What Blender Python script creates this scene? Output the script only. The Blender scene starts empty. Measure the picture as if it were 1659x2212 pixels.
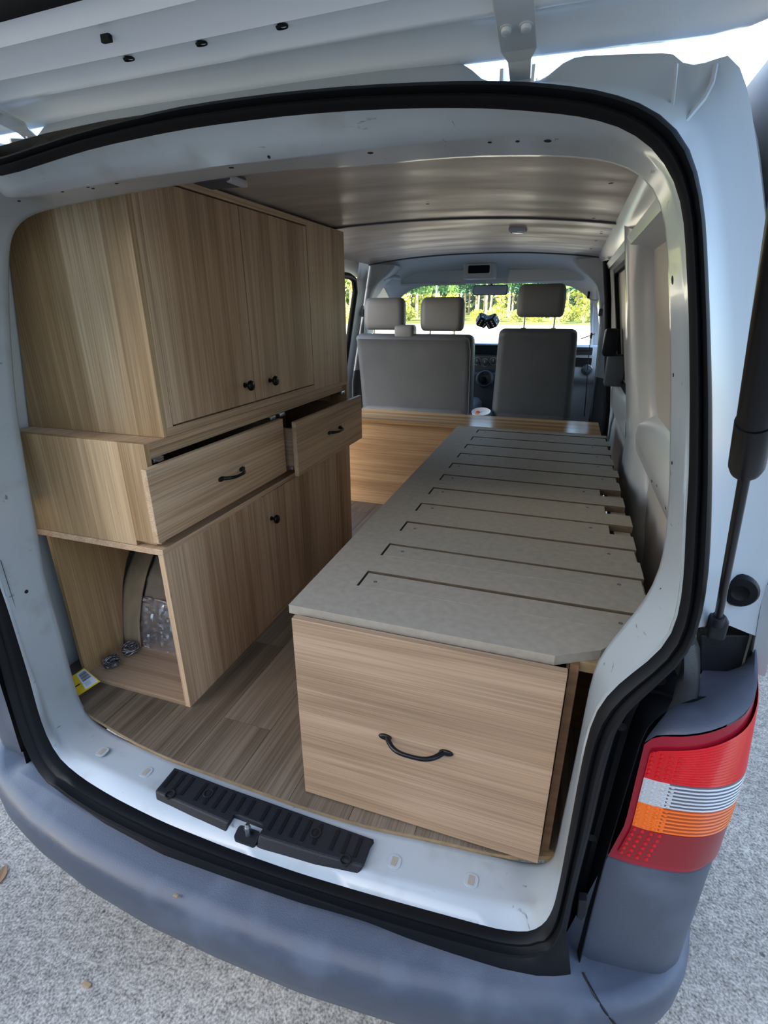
import bpy, bmesh, math, random
from mathutils import Vector, Matrix
random.seed(7)
PI = math.pi
SC = bpy.context.scene
COL = SC.collection

# ------------------------------------------------------------ camera
FPX, CX, CY = 1107.88, 829.5, 1106.0
CAMLOC = Vector((.57, -.80, 1.677))
RW = Matrix(((0.94612841, 0.32378031, -0.00270957), (0.11672333, -0.34886255, -0.92987665), (-0.30202102, 0.87946645, -0.36786149)))
cd = bpy.data.cameras.new('camera')
cam = bpy.data.objects.new('camera', cd)
COL.objects.link(cam)
cd.sensor_fit = 'HORIZONTAL'
cd.sensor_width = 36.0
cd.lens = FPX / 1659 * 36.0
cd.clip_start = .02
cd.clip_end = 500
xr, yd, zf = Vector(RW[0]), Vector(RW[1]), Vector(RW[2])   # camera right, down, forward in the world
cam.matrix_world = Matrix(((xr[0], -yd[0], -zf[0], CAMLOC[0]), (xr[1], -yd[1], -zf[1], CAMLOC[1]),
                           (xr[2], -yd[2], -zf[2], CAMLOC[2]), (0, 0, 0, 1)))
SC.camera = cam

# ------------------------------------------------------------ sky, sun, exposure
SUN_EL, SUN_AZ = math.radians(27), math.radians(200)      # azimuth from +Y towards +X
w = bpy.data.worlds.new('sky')
SC.world = w
w.use_nodes = True
nt = w.node_tree
sky = nt.nodes.new('ShaderNodeTexSky')
sky.sky_type = 'NISHITA'
sky.sun_disc = False
sky.sun_elevation = SUN_EL
sky.sun_rotation = SUN_AZ
sky.air_density = 1.0
sky.dust_density = 2.0
sky.ozone_density = 1.0
bg = nt.nodes['Background']
bg.inputs[1].default_value = .55
nt.links.new(sky.outputs[0], bg.inputs[0])
sd = bpy.data.lights.new('sun', 'SUN')
sd.energy = 15.0
sd.angle = math.radians(.6)
sd.color = (1, .86, .62)
so = bpy.data.objects.new('sun', sd)
COL.objects.link(so)
sdir = Vector((math.sin(SUN_AZ) * math.cos(SUN_EL), math.cos(SUN_AZ) * math.cos(SUN_EL), math.sin(SUN_EL)))
so.rotation_euler = sdir.to_track_quat('Z', 'Y').to_euler()
so.location = (0, 0, 30)
SC.view_settings.view_transform = 'Standard'
SC.view_settings.look = 'None'
SC.view_settings.gamma = 1
SC.view_settings.use_curve_mapping = False
SC.view_settings.exposure = 0.8
try:
    SC.cycles.max_bounces = 14
    SC.cycles.diffuse_bounces = 8
    SC.cycles.transparent_max_bounces = 12
except Exception:
    pass


# ------------------------------------------------------------ helpers
def ray(u, v):
    return xr * ((u - CX) / FPX) + yd * ((v - CY) / FPX) + zf


def at(u, v, ax, val):
    """the point of the place seen at photo pixel u, v whose coordinate ax (0 x, 1 y, 2 z) is val"""
    r = ray(u, v)
    return CAMLOC + r * ((val - CAMLOC[ax]) / r[ax])


def atY(u, v, y): return at(u, v, 1, y)
def atX(u, v, x): return at(u, v, 0, x)
def atZ(u, v, z): return at(u, v, 2, z)


def resample(pts, n):
    pts = [Vector(p) for p in pts]
    L = [0]
    for a, b in zip(pts, pts[1:]):
        L.append(L[-1] + (b - a).length)
    out = []
    for i in range(n):
        d = L[-1] * i / (n - 1)
        k = 0
        while k < len(L) - 2 and L[k + 1] < d:
            k += 1
        t = 0 if L[k + 1] == L[k] else (d - L[k]) / (L[k + 1] - L[k])
        out.append(pts[k].lerp(pts[k + 1], min(1, max(0, t))))
    return out


def smooth(pts, n, it=1):
    """resample, then relax a little, ends kept"""
    p = resample(pts, n)
    for _ in range(it):
        p = [p[0]] + [(p[i - 1] + p[i] * 2 + p[i + 1]) / 4 for i in range(1, n - 1)] + [p[-1]]
    return p


class G:
    """collects geometry, then links it as one mesh object"""
    def __init__(s):
        s.v, s.f = [], []

    def add(s, vs, fs):
        o = len(s.v)
        s.v += [Vector(p) for p in vs]
        s.f += [tuple(i + o for i in f) for f in fs]
        return s

    def box(s, x0, x1, y0, y1, z0, z1):
        c = [(x, y, z) for z in (z0, z1) for y in (y0, y1) for x in (x0, x1)]
        return s.add(c, [(0, 2, 3, 1), (4, 5, 7, 6), (0, 1, 5, 4), (2, 6, 7, 3), (0, 4, 6, 2), (1, 3, 7, 5)])

    def rbox(s, x0, x1, y0, y1, z0, z1, b=.003, seg=2):
        bm = bmesh.new()
        bmesh.ops.create_cube(bm, size=1)
        for v in bm.verts:
            v.co = Vector(((x0 + x1) / 2 + v.co.x * (x1 - x0), (y0 + y1) / 2 + v.co.y * (y1 - y0),
                           (z0 + z1) / 2 + v.co.z * (z1 - z0)))
        b = min(b, .49 * min(abs(x1 - x0), abs(y1 - y0), abs(z1 - z0)))
        bmesh.ops.bevel(bm, geom=bm.edges[:], offset=b, segments=seg, affect='EDGES', profile=.5)
        return s.bm(bm)

    def bm(s, bm, M=None):
        bm.verts.index_update()
        s.add([(M @ v.co if M else v.co.copy()) for v in bm.verts], [[v.index for v in f.verts] for f in bm.faces])
        bm.free()
        return s

    def grid(s, rows, closed=False):
        n = len(rows[0])
        vs = [p for r in rows for p in r]
        fs = []
        for i in range(len(rows) - 1):
            for j in range(n - 1):
                fs.append((i * n + j, i * n + j + 1, (i + 1) * n + j + 1, (i + 1) * n + j))
            if closed:
                fs.append((i * n + n - 1, i * n, (i + 1) * n, (i + 1) * n + n - 1))
        return s.add(vs, fs)

    def tube(s, pts, r, n=8, caps=True):
        pts = [Vector(p) for p in pts]
        R = r if isinstance(r, (list, tuple)) else [r] * len(pts)
        rows = []
        up = None
        for i, p in enumerate(pts):
            t = (pts[min(i + 1, len(pts) - 1)] - pts[max(i - 1, 0)])
            t = t.normalized() if t.length > 1e-9 else Vector((0, 0, 1))
            if up is None:
                up = t.orthogonal().normalized()
            up = (up - t * up.dot(t))
            up = up.normalized() if up.length > 1e-6 else t.orthogonal().normalized()
            sd_ = t.cross(up)
            rows.append([p + (up * math.cos(a) + sd_ * math.sin(a)) * R[i] for a in (2 * PI * k / n for k in range(n))])
        s.grid(rows, True)
        if caps:
            o = len(s.v)
            s.f.append(tuple(o - n + k for k in range(n)))
            s.f.append(tuple(o - n * len(rows) + k for k in reversed(range(n))))
        return s

    def lathe(s, c, axis, prof, n=20):
        """prof: (distance along axis, radius)"""
        c, a = Vector(c), Vector(axis).normalized()
        u = a.orthogonal().normalized()
        v = a.cross(u)
        rows = [[c + a * d + (u * math.cos(t) + v * math.sin(t)) * max(r, 1e-5) for t in (2 * PI * k / n for k in range(n))]
                for d, r in prof]
        return s.grid(rows, True)

    def prism(s, poly, f, t0, t1):
        """poly of 2-D points; f(a, b, t) -> 3-D"""
        n = len(poly)
        s.add([f(a, b, t) for t in (t0, t1) for a, b in poly],
              [tuple(range(n)), tuple(reversed(range(n, 2 * n)))] +
              [(i, (i + 1) % n, n + (i + 1) % n, n + i) for i in range(n)])
        return s

    def ob(s, name, mat, parent=None, sm=False, ang=None, kind=None, label=None, cat=None, group=None, solid=0, bev=0):
        off = Vector(parent['_o']) if parent is not None and '_o' in parent else Vector((0, 0, 0))
        me = bpy.data.meshes.new(name)
        me.from_pydata([p - off for p in s.v], [], s.f)
        bm = bmesh.new()
        bm.from_mesh(me)
        bmesh.ops.remove_doubles(bm, verts=bm.verts[:], dist=1e-5)
        bmesh.ops.recalc_face_normals(bm, faces=bm.faces[:])
        bm.to_mesh(me)
        bm.free()
        me.materials.append(mat)
        o = bpy.data.objects.new(name, me)
        COL.objects.link(o)
        if sm:
            for p in me.polygons:
                p.use_smooth = True
            try:
                me.set_sharp_from_angle(angle=math.radians(ang or 40))
            except Exception:
                pass
        if parent is not None:
            o.parent = parent
            o['_o'] = tuple(off)
        if solid:
            m = o.modifiers.new('thickness', 'SOLIDIFY')
            m.thickness = solid
            m.offset = 0
        if bev:
            m = o.modifiers.new('bevel', 'BEVEL')
            m.width = bev
            m.segments = 2
            m.limit_method = 'ANGLE'
        if kind: o['kind'] = kind
        if label: o['label'] = label
        if cat: o['category'] = cat
        if group: o['group'] = group
        return o


def thing(name, label, cat, loc=(0, 0, 0), group=None, kind=None):
    o = bpy.data.objects.new(name, None)
    COL.objects.link(o)
    o.location = loc
    o['_o'] = tuple(loc)
    if label: o['label'] = label
    if cat: o['category'] = cat
    if group: o['group'] = group
    if kind: o['kind'] = kind
    o.empty_display_size = .05
    return o


def rrect(x0, x1, y0, y1, r, n=5):
    out = []
    for cx, cy, a0 in ((x1 - r, y1 - r, 0), (x0 + r, y1 - r, 90), (x0 + r, y0 + r, 180), (x1 - r, y0 + r, 270)):
        for k in range(n + 1):
            a = math.radians(a0 + 90 * k / n)
            out.append((cx + r * math.cos(a), cy + r * math.sin(a)))
    return out


# ------------------------------------------------------------ materials
def lin(h):
    h = h.lstrip('#')
    c = [int(h[i:i + 2], 16) / 255 for i in (0, 2, 4)]
    return tuple(x / 12.92 if x <= .04045 else ((x + .055) / 1.055) ** 2.4 for x in c) + (1,)


def mat(name, col, rough=.5, metal=0, coat=0, col2=None, scale=(20, 20, 20), detail=4, bump=0, bscale=None, lo=.35, hi=.65, spec=.5,
        rough2=None):
    m = bpy.data.materials.new(name)
    m.use_nodes = True
    n, l = m.node_tree.nodes, m.node_tree.links
    b = n['Principled BSDF']
    b.inputs['Base Color'].default_value = lin(col)
    b.inputs['Roughness'].default_value = rough
    b.inputs['Metallic'].default_value = metal
    b.inputs['Coat Weight'].default_value = coat
    b.inputs['Coat Roughness'].default_value = .08
    b.inputs['Specular IOR Level'].default_value = spec
    if col2 or bump:
        tc = n.new('ShaderNodeTexCoord')
        mp = n.new('ShaderNodeMapping')
        mp.inputs['Scale'].default_value = scale
        no = n.new('ShaderNodeTexNoise')
        no.inputs['Scale'].default_value = 1
        no.inputs['Detail'].default_value = detail
        l.new(tc.outputs['Object'], mp.inputs[0])
        l.new(mp.outputs[0], no.inputs[0])
        if col2:
            cr = n.new('ShaderNodeValToRGB')
            cr.color_ramp.elements[0].position = lo
            cr.color_ramp.elements[1].position = hi
            cr.color_ramp.elements[0].color = lin(col)
            cr.color_ramp.elements[1].color = lin(col2)
            l.new(no.outputs[0], cr.inputs[0])
            l.new(cr.outputs[0], b.inputs['Base Color'])
            if rough2 is not None:
                mr = n.new('ShaderNodeMapRange')
                mr.inputs[1].default_value = lo
                mr.inputs[2].default_value = hi
                mr.inputs[3].default_value = rough
                mr.inputs[4].default_value = rough2
                l.new(no.outputs[0], mr.inputs[0])
                l.new(mr.outputs[0], b.inputs['Roughness'])
        if bump:
            src = no
            if bscale:
                mp2 = n.new('ShaderNodeMapping')
                mp2.inputs['Scale'].default_value = bscale
                src = n.new('ShaderNodeTexNoise')
                src.inputs['Scale'].default_value = 1
                l.new(tc.outputs['Object'], mp2.inputs[0])
                l.new(mp2.outputs[0], src.inputs[0])
            bp = n.new('ShaderNodeBump')
            bp.inputs['Strength'].default_value = bump
            bp.inputs['Distance'].default_value = .004
            l.new(src.outputs[0], bp.inputs['Height'])
            l.new(bp.outputs[0], b.inputs['Normal'])
    return m


def wood(name, grain, base, dark, light, leaf=.13, lamp_=.24, across=None, rough=.5, pore=1.0, perobj=0.0, knots=True):
    """veneer: grain axis 0/1/2, across = axis along which veneer leaves follow one another"""
    m = bpy.data.materials.new(name)
    m.use_nodes = True
    n, l = m.node_tree.nodes, m.node_tree.links
    b = n['Principled BSDF']
    b.inputs['Roughness'].default_value = rough
    tc = n.new('ShaderNodeTexCoord')
    oi = n.new('ShaderNodeObjectInfo')
    ad = n.new('ShaderNodeVectorMath')
    ad.operation = 'MULTIPLY_ADD'
    l.new(oi.outputs['Random'], ad.inputs[0])
    ad.inputs[1].default_value = (3.7 * perobj, 5.1 * perobj, 2.9 * perobj)
    l.new(tc.outputs['Object'], ad.inputs[2])

    def noise(sc_g, sc_a, det, dist=0):
        mp = n.new('ShaderNodeMapping')
        s = [sc_a] * 3
        s[grain] = sc_g
        mp.inputs['Scale'].default_value = s
        no = n.new('ShaderNodeTexNoise')
        no.inputs['Scale'].default_value = 1
        no.inputs['Detail'].default_value = det
        no.inputs['Distortion'].default_value = dist
        l.new(ad.outputs[0], mp.inputs[0])
        l.new(mp.outputs[0], no.inputs[0])
        return no
    a = noise(1.1, 26, 5, .5)       # growth bands
    c = noise(3, 300, 2)            # fine pores
    d = noise(.6, 4.5, 2)           # broad tone
    cr = n.new('ShaderNodeValToRGB')
    cr.color_ramp.elements[0].position = .30
    cr.color_ramp.elements[0].color = lin(dark)
    cr.color_ramp.elements[1].position = .72
    cr.color_ramp.elements[1].color = lin(light)
    e = cr.color_ramp.elements.new(.5)
    e.color = lin(base)
    mx = n.new('ShaderNodeMath')
    mx.operation = 'MULTIPLY_ADD'
    l.new(a.outputs[0], mx.inputs[0])
    mx.inputs[1].default_value = .62
    m2 = n.new('ShaderNodeMath')
    m2.operation = 'MULTIPLY_ADD'
    l.new(d.outputs[0], m2.inputs[0])
    m2.inputs[1].default_value = .38
    m2.inputs[2].default_value = 0
    l.new(m2.outputs[0], mx.inputs[2])
    last = mx
    if across is not None:
        sx = n.new('ShaderNodeSeparateXYZ')
        l.new(ad.outputs[0], sx.inputs[0])
        dv = n.new('ShaderNodeMath'); dv.operation = 'DIVIDE'
        l.new(sx.outputs[across], dv.inputs[0]); dv.inputs[1].default_value = leaf
        fl = n.new('ShaderNodeMath'); fl.operation = 'FLOOR'
        l.new(dv.outputs[0], fl.inputs[0])
        wn = n.new('ShaderNodeTexWhiteNoise'); wn.noise_dimensions = '1D'
        l.new(fl.outputs[0], wn.inputs['W'])
        m3 = n.new('ShaderNodeMath'); m3.operation = 'MULTIPLY_ADD'
        l.new(wn.outputs[0], m3.inputs[0]); m3.inputs[1].default_value = lamp_; m3.inputs[2].default_value = -lamp_ / 2
        m4 = n.new('ShaderNodeMath'); m4.operation = 'ADD'
        l.new(mx.outputs[0], m4.inputs[0]); l.new(m3.outputs[0], m4.inputs[1])
        last = m4
    if perobj:
        m5 = n.new('ShaderNodeMath'); m5.operation = 'MULTIPLY_ADD'
        l.new(oi.outputs['Random'], m5.inputs[0]); m5.inputs[1].default_value = .16 * perobj; m5.inputs[2].default_value = -.08 * perobj
        m6 = n.new('ShaderNodeMath'); m6.operation = 'ADD'
        l.new(last.outputs[0], m6.inputs[0]); l.new(m5.outputs[0], m6.inputs[1])
        last = m6
    l.new(last.outputs[0], cr.inputs[0])
    pr = n.new('ShaderNodeMapRange')
    pr.inputs[1].default_value = .38; pr.inputs[2].default_value = .58
    pr.inputs[3].default_value = 1 - .26 * pore; pr.inputs[4].default_value = 1.03
    l.new(c.outputs[0], pr.inputs[0])
    mu = n.new('ShaderNodeVectorMath'); mu.operation = 'SCALE'
    l.new(cr.outputs[0], mu.inputs[0]); l.new(pr.outputs[0], mu.inputs['Scale'])
    out = mu
    if knots:
        vo = n.new('ShaderNodeTexVoronoi')
        mp = n.new('ShaderNodeMapping')
        s = [5.5] * 3; s[grain] = 3.0
        mp.inputs['Scale'].default_value = s
        l.new(ad.outputs[0], mp.inputs[0]); l.new(mp.outputs[0], vo.inputs['Vector'])
        vo.inputs['Scale'].default_value = 1
        kr = n.new('ShaderNodeMapRange')
        kr.inputs[1].default_value = .015; kr.inputs[2].default_value = .05; kr.inputs[3].default_value = .6; kr.inputs[4].default_value = 1
        l.new(vo.outputs['Distance'], kr.inputs[0])
        mk = n.new('ShaderNodeVectorMath'); mk.operation = 'SCALE'
        l.new(mu.outputs[0], mk.inputs[0]); l.new(kr.outputs[0], mk.inputs['Scale'])
        out = mk
    l.new(out.outputs[0], b.inputs['Base Color'])
    bp = n.new('ShaderNodeBump')
    bp.inputs['Strength'].default_value = .12
    bp.inputs['Distance'].default_value = .001
    l.new(c.outputs[0], bp.inputs['Height'])
    l.new(bp.outputs[0], b.inputs['Normal'])
    return m


def glass(name, tint=(.93, .97, .96), refl=.08):
    m = bpy.data.materials.new(name)
    m.use_nodes = True
    n, l = m.node_tree.nodes, m.node_tree.links
    n.remove(n['Principled BSDF'])
    tr = n.new('ShaderNodeBsdfTransparent'); tr.inputs[0].default_value = (*tint, 1)
    gl = n.new('ShaderNodeBsdfGlossy'); gl.inputs['Roughness'].default_value = .02
    lw = n.new('ShaderNodeLayerWeight'); lw.inputs[0].default_value = .5
    pw = n.new('ShaderNodeMath'); pw.operation = 'POWER'; pw.inputs[1].default_value = 5
    l.new(lw.outputs['Facing'], pw.inputs[0])
    fr = n.new('ShaderNodeMath'); fr.operation = 'MULTIPLY_ADD'; fr.inputs[1].default_value = .9; fr.inputs[2].default_value = .045
    l.new(pw.outputs[0], fr.inputs[0])
    mx = n.new('ShaderNodeMixShader')
    l.new(fr.outputs[0], mx.inputs[0]); l.new(tr.outputs[0], mx.inputs[1]); l.new(gl.outputs[0], mx.inputs[2])
    l.new(mx.outputs[0], n['Material Output'].inputs[0])
    return m


VB, VD, VL = '#c0a180', '#a07f5e', '#d4b999'
W_V = wood('oak_veneer_upright', 2, VB, VD, VL, leaf=.115, across=1)
W_VX = wood('oak_veneer_end', 2, '#bd9f78', '#9a7b54', '#d4ba94', leaf=.125, across=0, lamp_=.42)
W_H = wood('oak_veneer_drawer', 1, VB, VD, VL)
W_HX = wood('oak_veneer_lengthwise', 0, '#a1856a', '#80664d', '#b4997e', pore=.85)
W_BENCH = wood('oak_bench_panel', 0, '#c49a6e', '#a2764c', '#d8b388')
W_TOP = wood('laminated_bench_top', 0, '#c59a66', '#9a6f44', '#dcb983', rough=.22, leaf=.05, across=1)
W_FLOOR = wood('vinyl_plank', 1, '#6f6151', '#4d4234', '#857666', rough=.42, pore=1.2, perobj=1.0, knots=False)
W_DARK = mat('brown_plywood', '#7d5a3c', .7, col2='#6b4a30', scale=(4, 4, 60))
MDF = mat('mdf', '#90877a', .62, col2='#9b9385', scale=(60, 60, 60), detail=10, lo=.3, hi=.7)
MDF_SLOT = mat('mdf_slot_side', '#4f4130', .85, col2='#5d4d3a', scale=(50, 50, 50))  # darker brown, used on slot and slat side faces only
MDF_EDGE = mat('mdf_edge', '#9a815d', .8, col2='#8a7250', scale=(50, 50, 50))
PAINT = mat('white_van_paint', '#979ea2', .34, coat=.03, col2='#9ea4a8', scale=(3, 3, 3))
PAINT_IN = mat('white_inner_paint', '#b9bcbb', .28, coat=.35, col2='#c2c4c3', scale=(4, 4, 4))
PAINT_SCUFF = mat('scuffed_white_paint', '#9fa6a9', .28, coat=.35, col2='#929796', scale=(14, 14, 14), detail=8, lo=.55, hi=.75)
def scuffs(m):
    n, l = m.node_tree.nodes, m.node_tree.links
    b = n['Principled BSDF']
    src = b.inputs['Base Color'].links[0].from_socket
    tc = n.new('ShaderNodeTexCoord')
    mk = None
    for sc_, lo, hi in (((14, 14, 70), .70, .74), ((120, 30, 30), .71, .74), ((3, 3, 3), .56, .8)):
        mp = n.new('ShaderNodeMapping'); mp.inputs['Scale'].default_value = sc_
        no = n.new('ShaderNodeTexNoise'); no.inputs['Scale'].default_value = 1; no.inputs['Detail'].default_value = 5
        l.new(tc.outputs['Object'], mp.inputs[0]); l.new(mp.outputs[0], no.inputs[0])
        mr = n.new('ShaderNodeMapRange'); mr.inputs[1].default_value = lo; mr.inputs[2].default_value = hi
        mr.inputs[3].default_value = 0; mr.inputs[4].default_value = .75 if sc_[0] > 3 else .25
        l.new(no.outputs[0], mr.inputs[0])
        mx = n.new('ShaderNodeMix'); mx.data_type = 'RGBA'
        l.new(mr.outputs[0], mx.inputs[0]); l.new(src, mx.inputs[6]); mx.inputs[7].default_value = lin('#4a4844')
        src = mx.outputs[2]
    l.new(src, b.inputs['Base Color'])


scuffs(PAINT_SCUFF)
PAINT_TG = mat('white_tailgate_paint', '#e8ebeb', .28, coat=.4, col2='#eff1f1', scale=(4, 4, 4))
PANEL_IN = mat('primed_inner_panel', '#b9b2a9', .42, col2='#aca59c', scale=(3, 3, 3))
CEIL = mat('painted_ply_ceiling', '#bcb2a8', .32, col2='#a89e94', scale=(2.2, 9, 3), detail=6, rough2=.5)
RUBBER = mat('black_rubber', '#080a0d', .55, spec=.18)
PLASTIC = mat('black_plastic', '#17191e', .5, spec=.3, bump=.25, scale=(500, 500, 500))
TRIMBLK = mat('smooth_black_plastic', '#0d1014', .45, spec=.22)
BUMPER = mat('grey_bumper_plastic', '#3c4350', .42, col2='#525a68', rough2=.6, scale=(9, 9, 9), detail=10, lo=.5, hi=.78, bump=.12, bscale=(420, 420, 420))
SEAT = mat('grey_seat_vinyl', '#484c50', .55, col2='#4f5357', scale=(6, 6, 6), bump=.2, bscale=(300, 300, 300))
SEATCLOTH = mat('grey_headrest_vinyl', '#6c6e6f', .5, bump=.2, scale=(300, 300, 300))
TRIM = mat('grey_interior_trim', '#b9bdc1', .55, bump=.1, scale=(400, 400, 400))
TRIMDK = mat('dark_grey_trim', '#4a4e53', .55)
HEADLINER = mat('headliner_fabric', '#c6cacd', .9)
BLACK = mat('black_enamel', '#070809', .3, spec=.3)
STEEL = mat('zinc_steel', '#b9bcc0', .3, metal=1)
WOOL = mat('grey_steel_wool', '#8a888c', .38, metal=1)
CHROME = mat('chrome', '#d8d8d8', .12, metal=1)
DARKHOLE = mat('dark_recess', '#050505', .9)
FOIL = mat('aluminium_foil', '#ece8ec', .4, metal=1, bump=1.0, scale=(30, 30, 30), detail=4)
CARD = mat('cardboard_strip', '#a58f72', .7, col2='#8e7a60', scale=(20, 20, 5))
WAD = mat('beige_fabric_wad', '#9b8a78', .9, bump=.8, scale=(40, 40, 40))
YELLOW = mat('yellow_card', '#d8b422', .5)
WHITECARD = mat('white_label_card', '#cfd2d4', .5)
DICE = mat('black_dice_plush', '#0c0f12', .6)
WHITE = mat('white_plastic', '#dfe1e2', .4)
ORANGE = mat('orange_plastic', '#ff6a1a', .4)
SCREEN = mat('dark_radio_screen', '#10151c', .12)
GLASS = glass('clear_glass', (.92, .97, .96))
GLASS_T = glass('tint_band_glass', (.35, .62, .72))
TRUNK = mat('bark', '#b3a48f', .9, col2='#857462', scale=(20, 20, 3))
LEAF = mat('leaves_yellow_green', '#bdbb62', .6, col2='#93a347', scale=(1.5, 1.5, 1.5))
LEAF2 = mat('leaves_deep_green', '#6f8148', .6, col2='#4f6436', scale=(1.5, 1.5, 1.5))
SIDING = mat('pale_house_siding', '#b9bdbd', .7)
ROOFM = mat('house_roof_sheet', '#6a6e72', .5)


def lens(name, col, rough=.15):
    m = mat(name, col, .3, coat=.22, spec=.3)
    return m


L_RED = lens('red_lens', '#b80c14')
L_REDD = lens('smoked_red_lens', '#7d1018')
L_RIM = lens('dark_red_rim', '#8a1024')
L_AMB = lens('amber_lens', '#d8641a')
L_CLR = mat('clear_lens', '#b4b6ba', .3, metal=.2, coat=.15, spec=.4)


L_CLRD = mat('clear_lens_refraction_stripe', '#4d4f54', .35, spec=.3)  # dark reflector ribs and refraction stripes, painted into the lens colour
L_AMBD = mat('amber_lens_refraction_stripe', '#8f3a0c', .35, spec=.3)


def concrete():
    m = bpy.data.materials.new('speckled_concrete')
    m.use_nodes = True
    n, l = m.node_tree.nodes, m.node_tree.links
    b = n['Principled BSDF']
    b.inputs['Roughness'].default_value = .85
    tc = n.new('ShaderNodeTexCoord')

    def nz(s, d):
        q = n.new('ShaderNodeTexNoise'); q.inputs['Scale'].default_value = s; q.inputs['Detail'].default_value = d
        l.new(tc.outputs['Object'], q.inputs[0]); return q
    a, c, g = nz(1.3, 6), nz(150, 3), nz(38, 4)
    cr = n.new('ShaderNodeValToRGB')
    cr.color_ramp.elements[0].position = .38; cr.color_ramp.elements[0].color = lin('#625c54')
    cr.color_ramp.elements[1].position = .66; cr.color_ramp.elements[1].color = lin('#c8bfb1')
    e = cr.color_ramp.elements.new(.5); e.color = lin('#989085')
    s = n.new('ShaderNodeMath'); s.operation = 'MULTIPLY_ADD'
    l.new(c.outputs[0], s.inputs[0]); s.inputs[1].default_value = .55
    t = n.new('ShaderNodeMath'); t.operation = 'MULTIPLY_ADD'
    l.new(g.outputs[0], t.inputs[0]); t.inputs[1].default_value = .3
    u = n.new('ShaderNodeMath'); u.operation = 'MULTIPLY'
    l.new(a.outputs[0], u.inputs[0]); u.inputs[1].default_value = .15
    l.new(u.outputs[0], t.inputs[2]); l.new(t.outputs[0], s.inputs[2])
    l.new(s.outputs[0], cr.inputs[0])
    sp, st = nz(26, 2), nz(.9, 4)
    k1 = n.new('ShaderNodeMapRange'); k1.inputs[1].default_value = .25; k1.inputs[2].default_value = .31; k1.inputs[3].default_value = .3; k1.inputs[4].default_value = 1
    l.new(sp.outputs[0], k1.inputs[0])
    k2 = n.new('ShaderNodeMapRange'); k2.inputs[1].default_value = .35; k2.inputs[2].default_value = .62; k2.inputs[3].default_value = .72; k2.inputs[4].default_value = 1.06
    l.new(st.outputs[0], k2.inputs[0])
    k3 = n.new('ShaderNodeMath'); k3.operation = 'MULTIPLY'; l.new(k1.outputs[0], k3.inputs[0]); l.new(k2.outputs[0], k3.inputs[1])
    kv = n.new('ShaderNodeVectorMath'); kv.operation = 'SCALE'; l.new(cr.outputs[0], kv.inputs[0]); l.new(k3.outputs[0], kv.inputs['Scale'])
    l.new(kv.outputs[0], b.inputs['Base Color'])
    bp = n.new('ShaderNodeBump'); bp.inputs['Strength'].default_value = .5; bp.inputs['Distance'].default_value = .003
    l.new(c.outputs[0], bp.inputs['Height']); l.new(bp.outputs[0], b.inputs['Normal'])
    return m


CONC = concrete()
GRAVEL = mat('pale_gravel_yard', '#c9bfae', .9, col2='#b5ab98', scale=(.6, .6, .6))
GRASS = mat('dry_grass_strip', '#8f9a4a', .9, col2='#6f8038', scale=(.3, .3, .3))


# ============================================================ the ground and the far yard
bm = bmesh.new()
g = G()
xs = [-60, -12, -6, -3, 0, 3, 6, 12, 60]
ys = [-30, -10, -4, -1, 1, 4, 8, 11]
g.grid([[Vector((x, y, 0)) for x in xs] for y in ys])
ground = g.ob('ground', CONC, kind='structure')
g = G()
g.grid([[Vector((x, y, -.005)) for x in (-90, -40, 0, 40, 90)] for y in (11, 25, 40, 62)])
g.ob('gravel_yard', GRAVEL, ground)
g = G()
g.grid([[Vector((x, y, .0 + max(0, y - 70) * .03)) for x in (-160, -40, 0, 40, 160)] for y in (62, 75, 90, 140, 200)])
g.ob('grass_verge', GRASS, ground)

# ============================================================ the rear opening, measured curve by curve
def pxy(pts, y0, y1):
    """photo pixels on a curve whose depth runs evenly from y0 to y1"""
    L = [0]
    for a, b in zip(pts, pts[1:]):
        L.append(L[-1] + math.hypot(b[0] - a[0], b[1] - a[1]))
    return [atY(u, v, y0 + (y1 - y0) * L[i] / L[-1]) for i, (u, v) in enumerate(pts)]


def pxz(pts, z): return [atZ(u, v, z) for u, v in pts]


def mir(p, dx=.03): return Vector((-p[0] + dx, p[1], p[2]))


NSEG = [14, 12, 14, 10, 12, 22, 12, 8, 10, 12, 16]
SEG = {k: [] for k in 'OIFE'}
# right top -> right side
SEG['O'].append(pxy([(1000, 180), (1150, 182), (1300, 200), (1400, 232), (1450, 265), (1490, 320), (1512, 400), (1522, 480)], -.041, -.032))
SEG['I'].append(pxy([(1000, 233), (1100, 236), (1250, 250), (1350, 275), (1420, 325), (1458, 390), (1472, 440), (1478, 480)], -.044, -.035))
SEG['F'].append(pxy([(1000, 298), (1100, 292), (1180, 292), (1280, 295), (1355, 308), (1402, 335), (1431, 364), (1452, 400), (1462, 445)], 0, 0))
SEG['E'].append(pxy([(1000, 340), (1100, 338), (1200, 338), (1290, 345), (1340, 357), (1375, 370), (1393, 382), (1410, 402), (1424, 432), (1437, 480)], .08, .09))
SEG['O'].append(pxy([(1522, 480), (1530, 660), (1536, 860), (1536, 1040)], -.032, -.064))
SEG['I'].append(pxy([(1478, 480), (1488, 680), (1490, 860), (1488, 1034)], -.035, -.067))
SEG['F'].append(pxy([(1462, 445), (1472, 540), (1480, 660), (1484, 850), (1481, 1034)], 0, -.055))
SEG['E'].append(pxy([(1437, 480), (1442, 550), (1447, 695), (1448, 850), (1447, 947), (1446, 1048)], .09, .06))
SEG['O'].append(pxy([(1536, 1040), (1535, 1120), (1529, 1236), (1517, 1311), (1503, 1366), (1485, 1405), (1450, 1440), (1400, 1480), (1350, 1530), (1322, 1575)], -.064, -.112))
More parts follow.
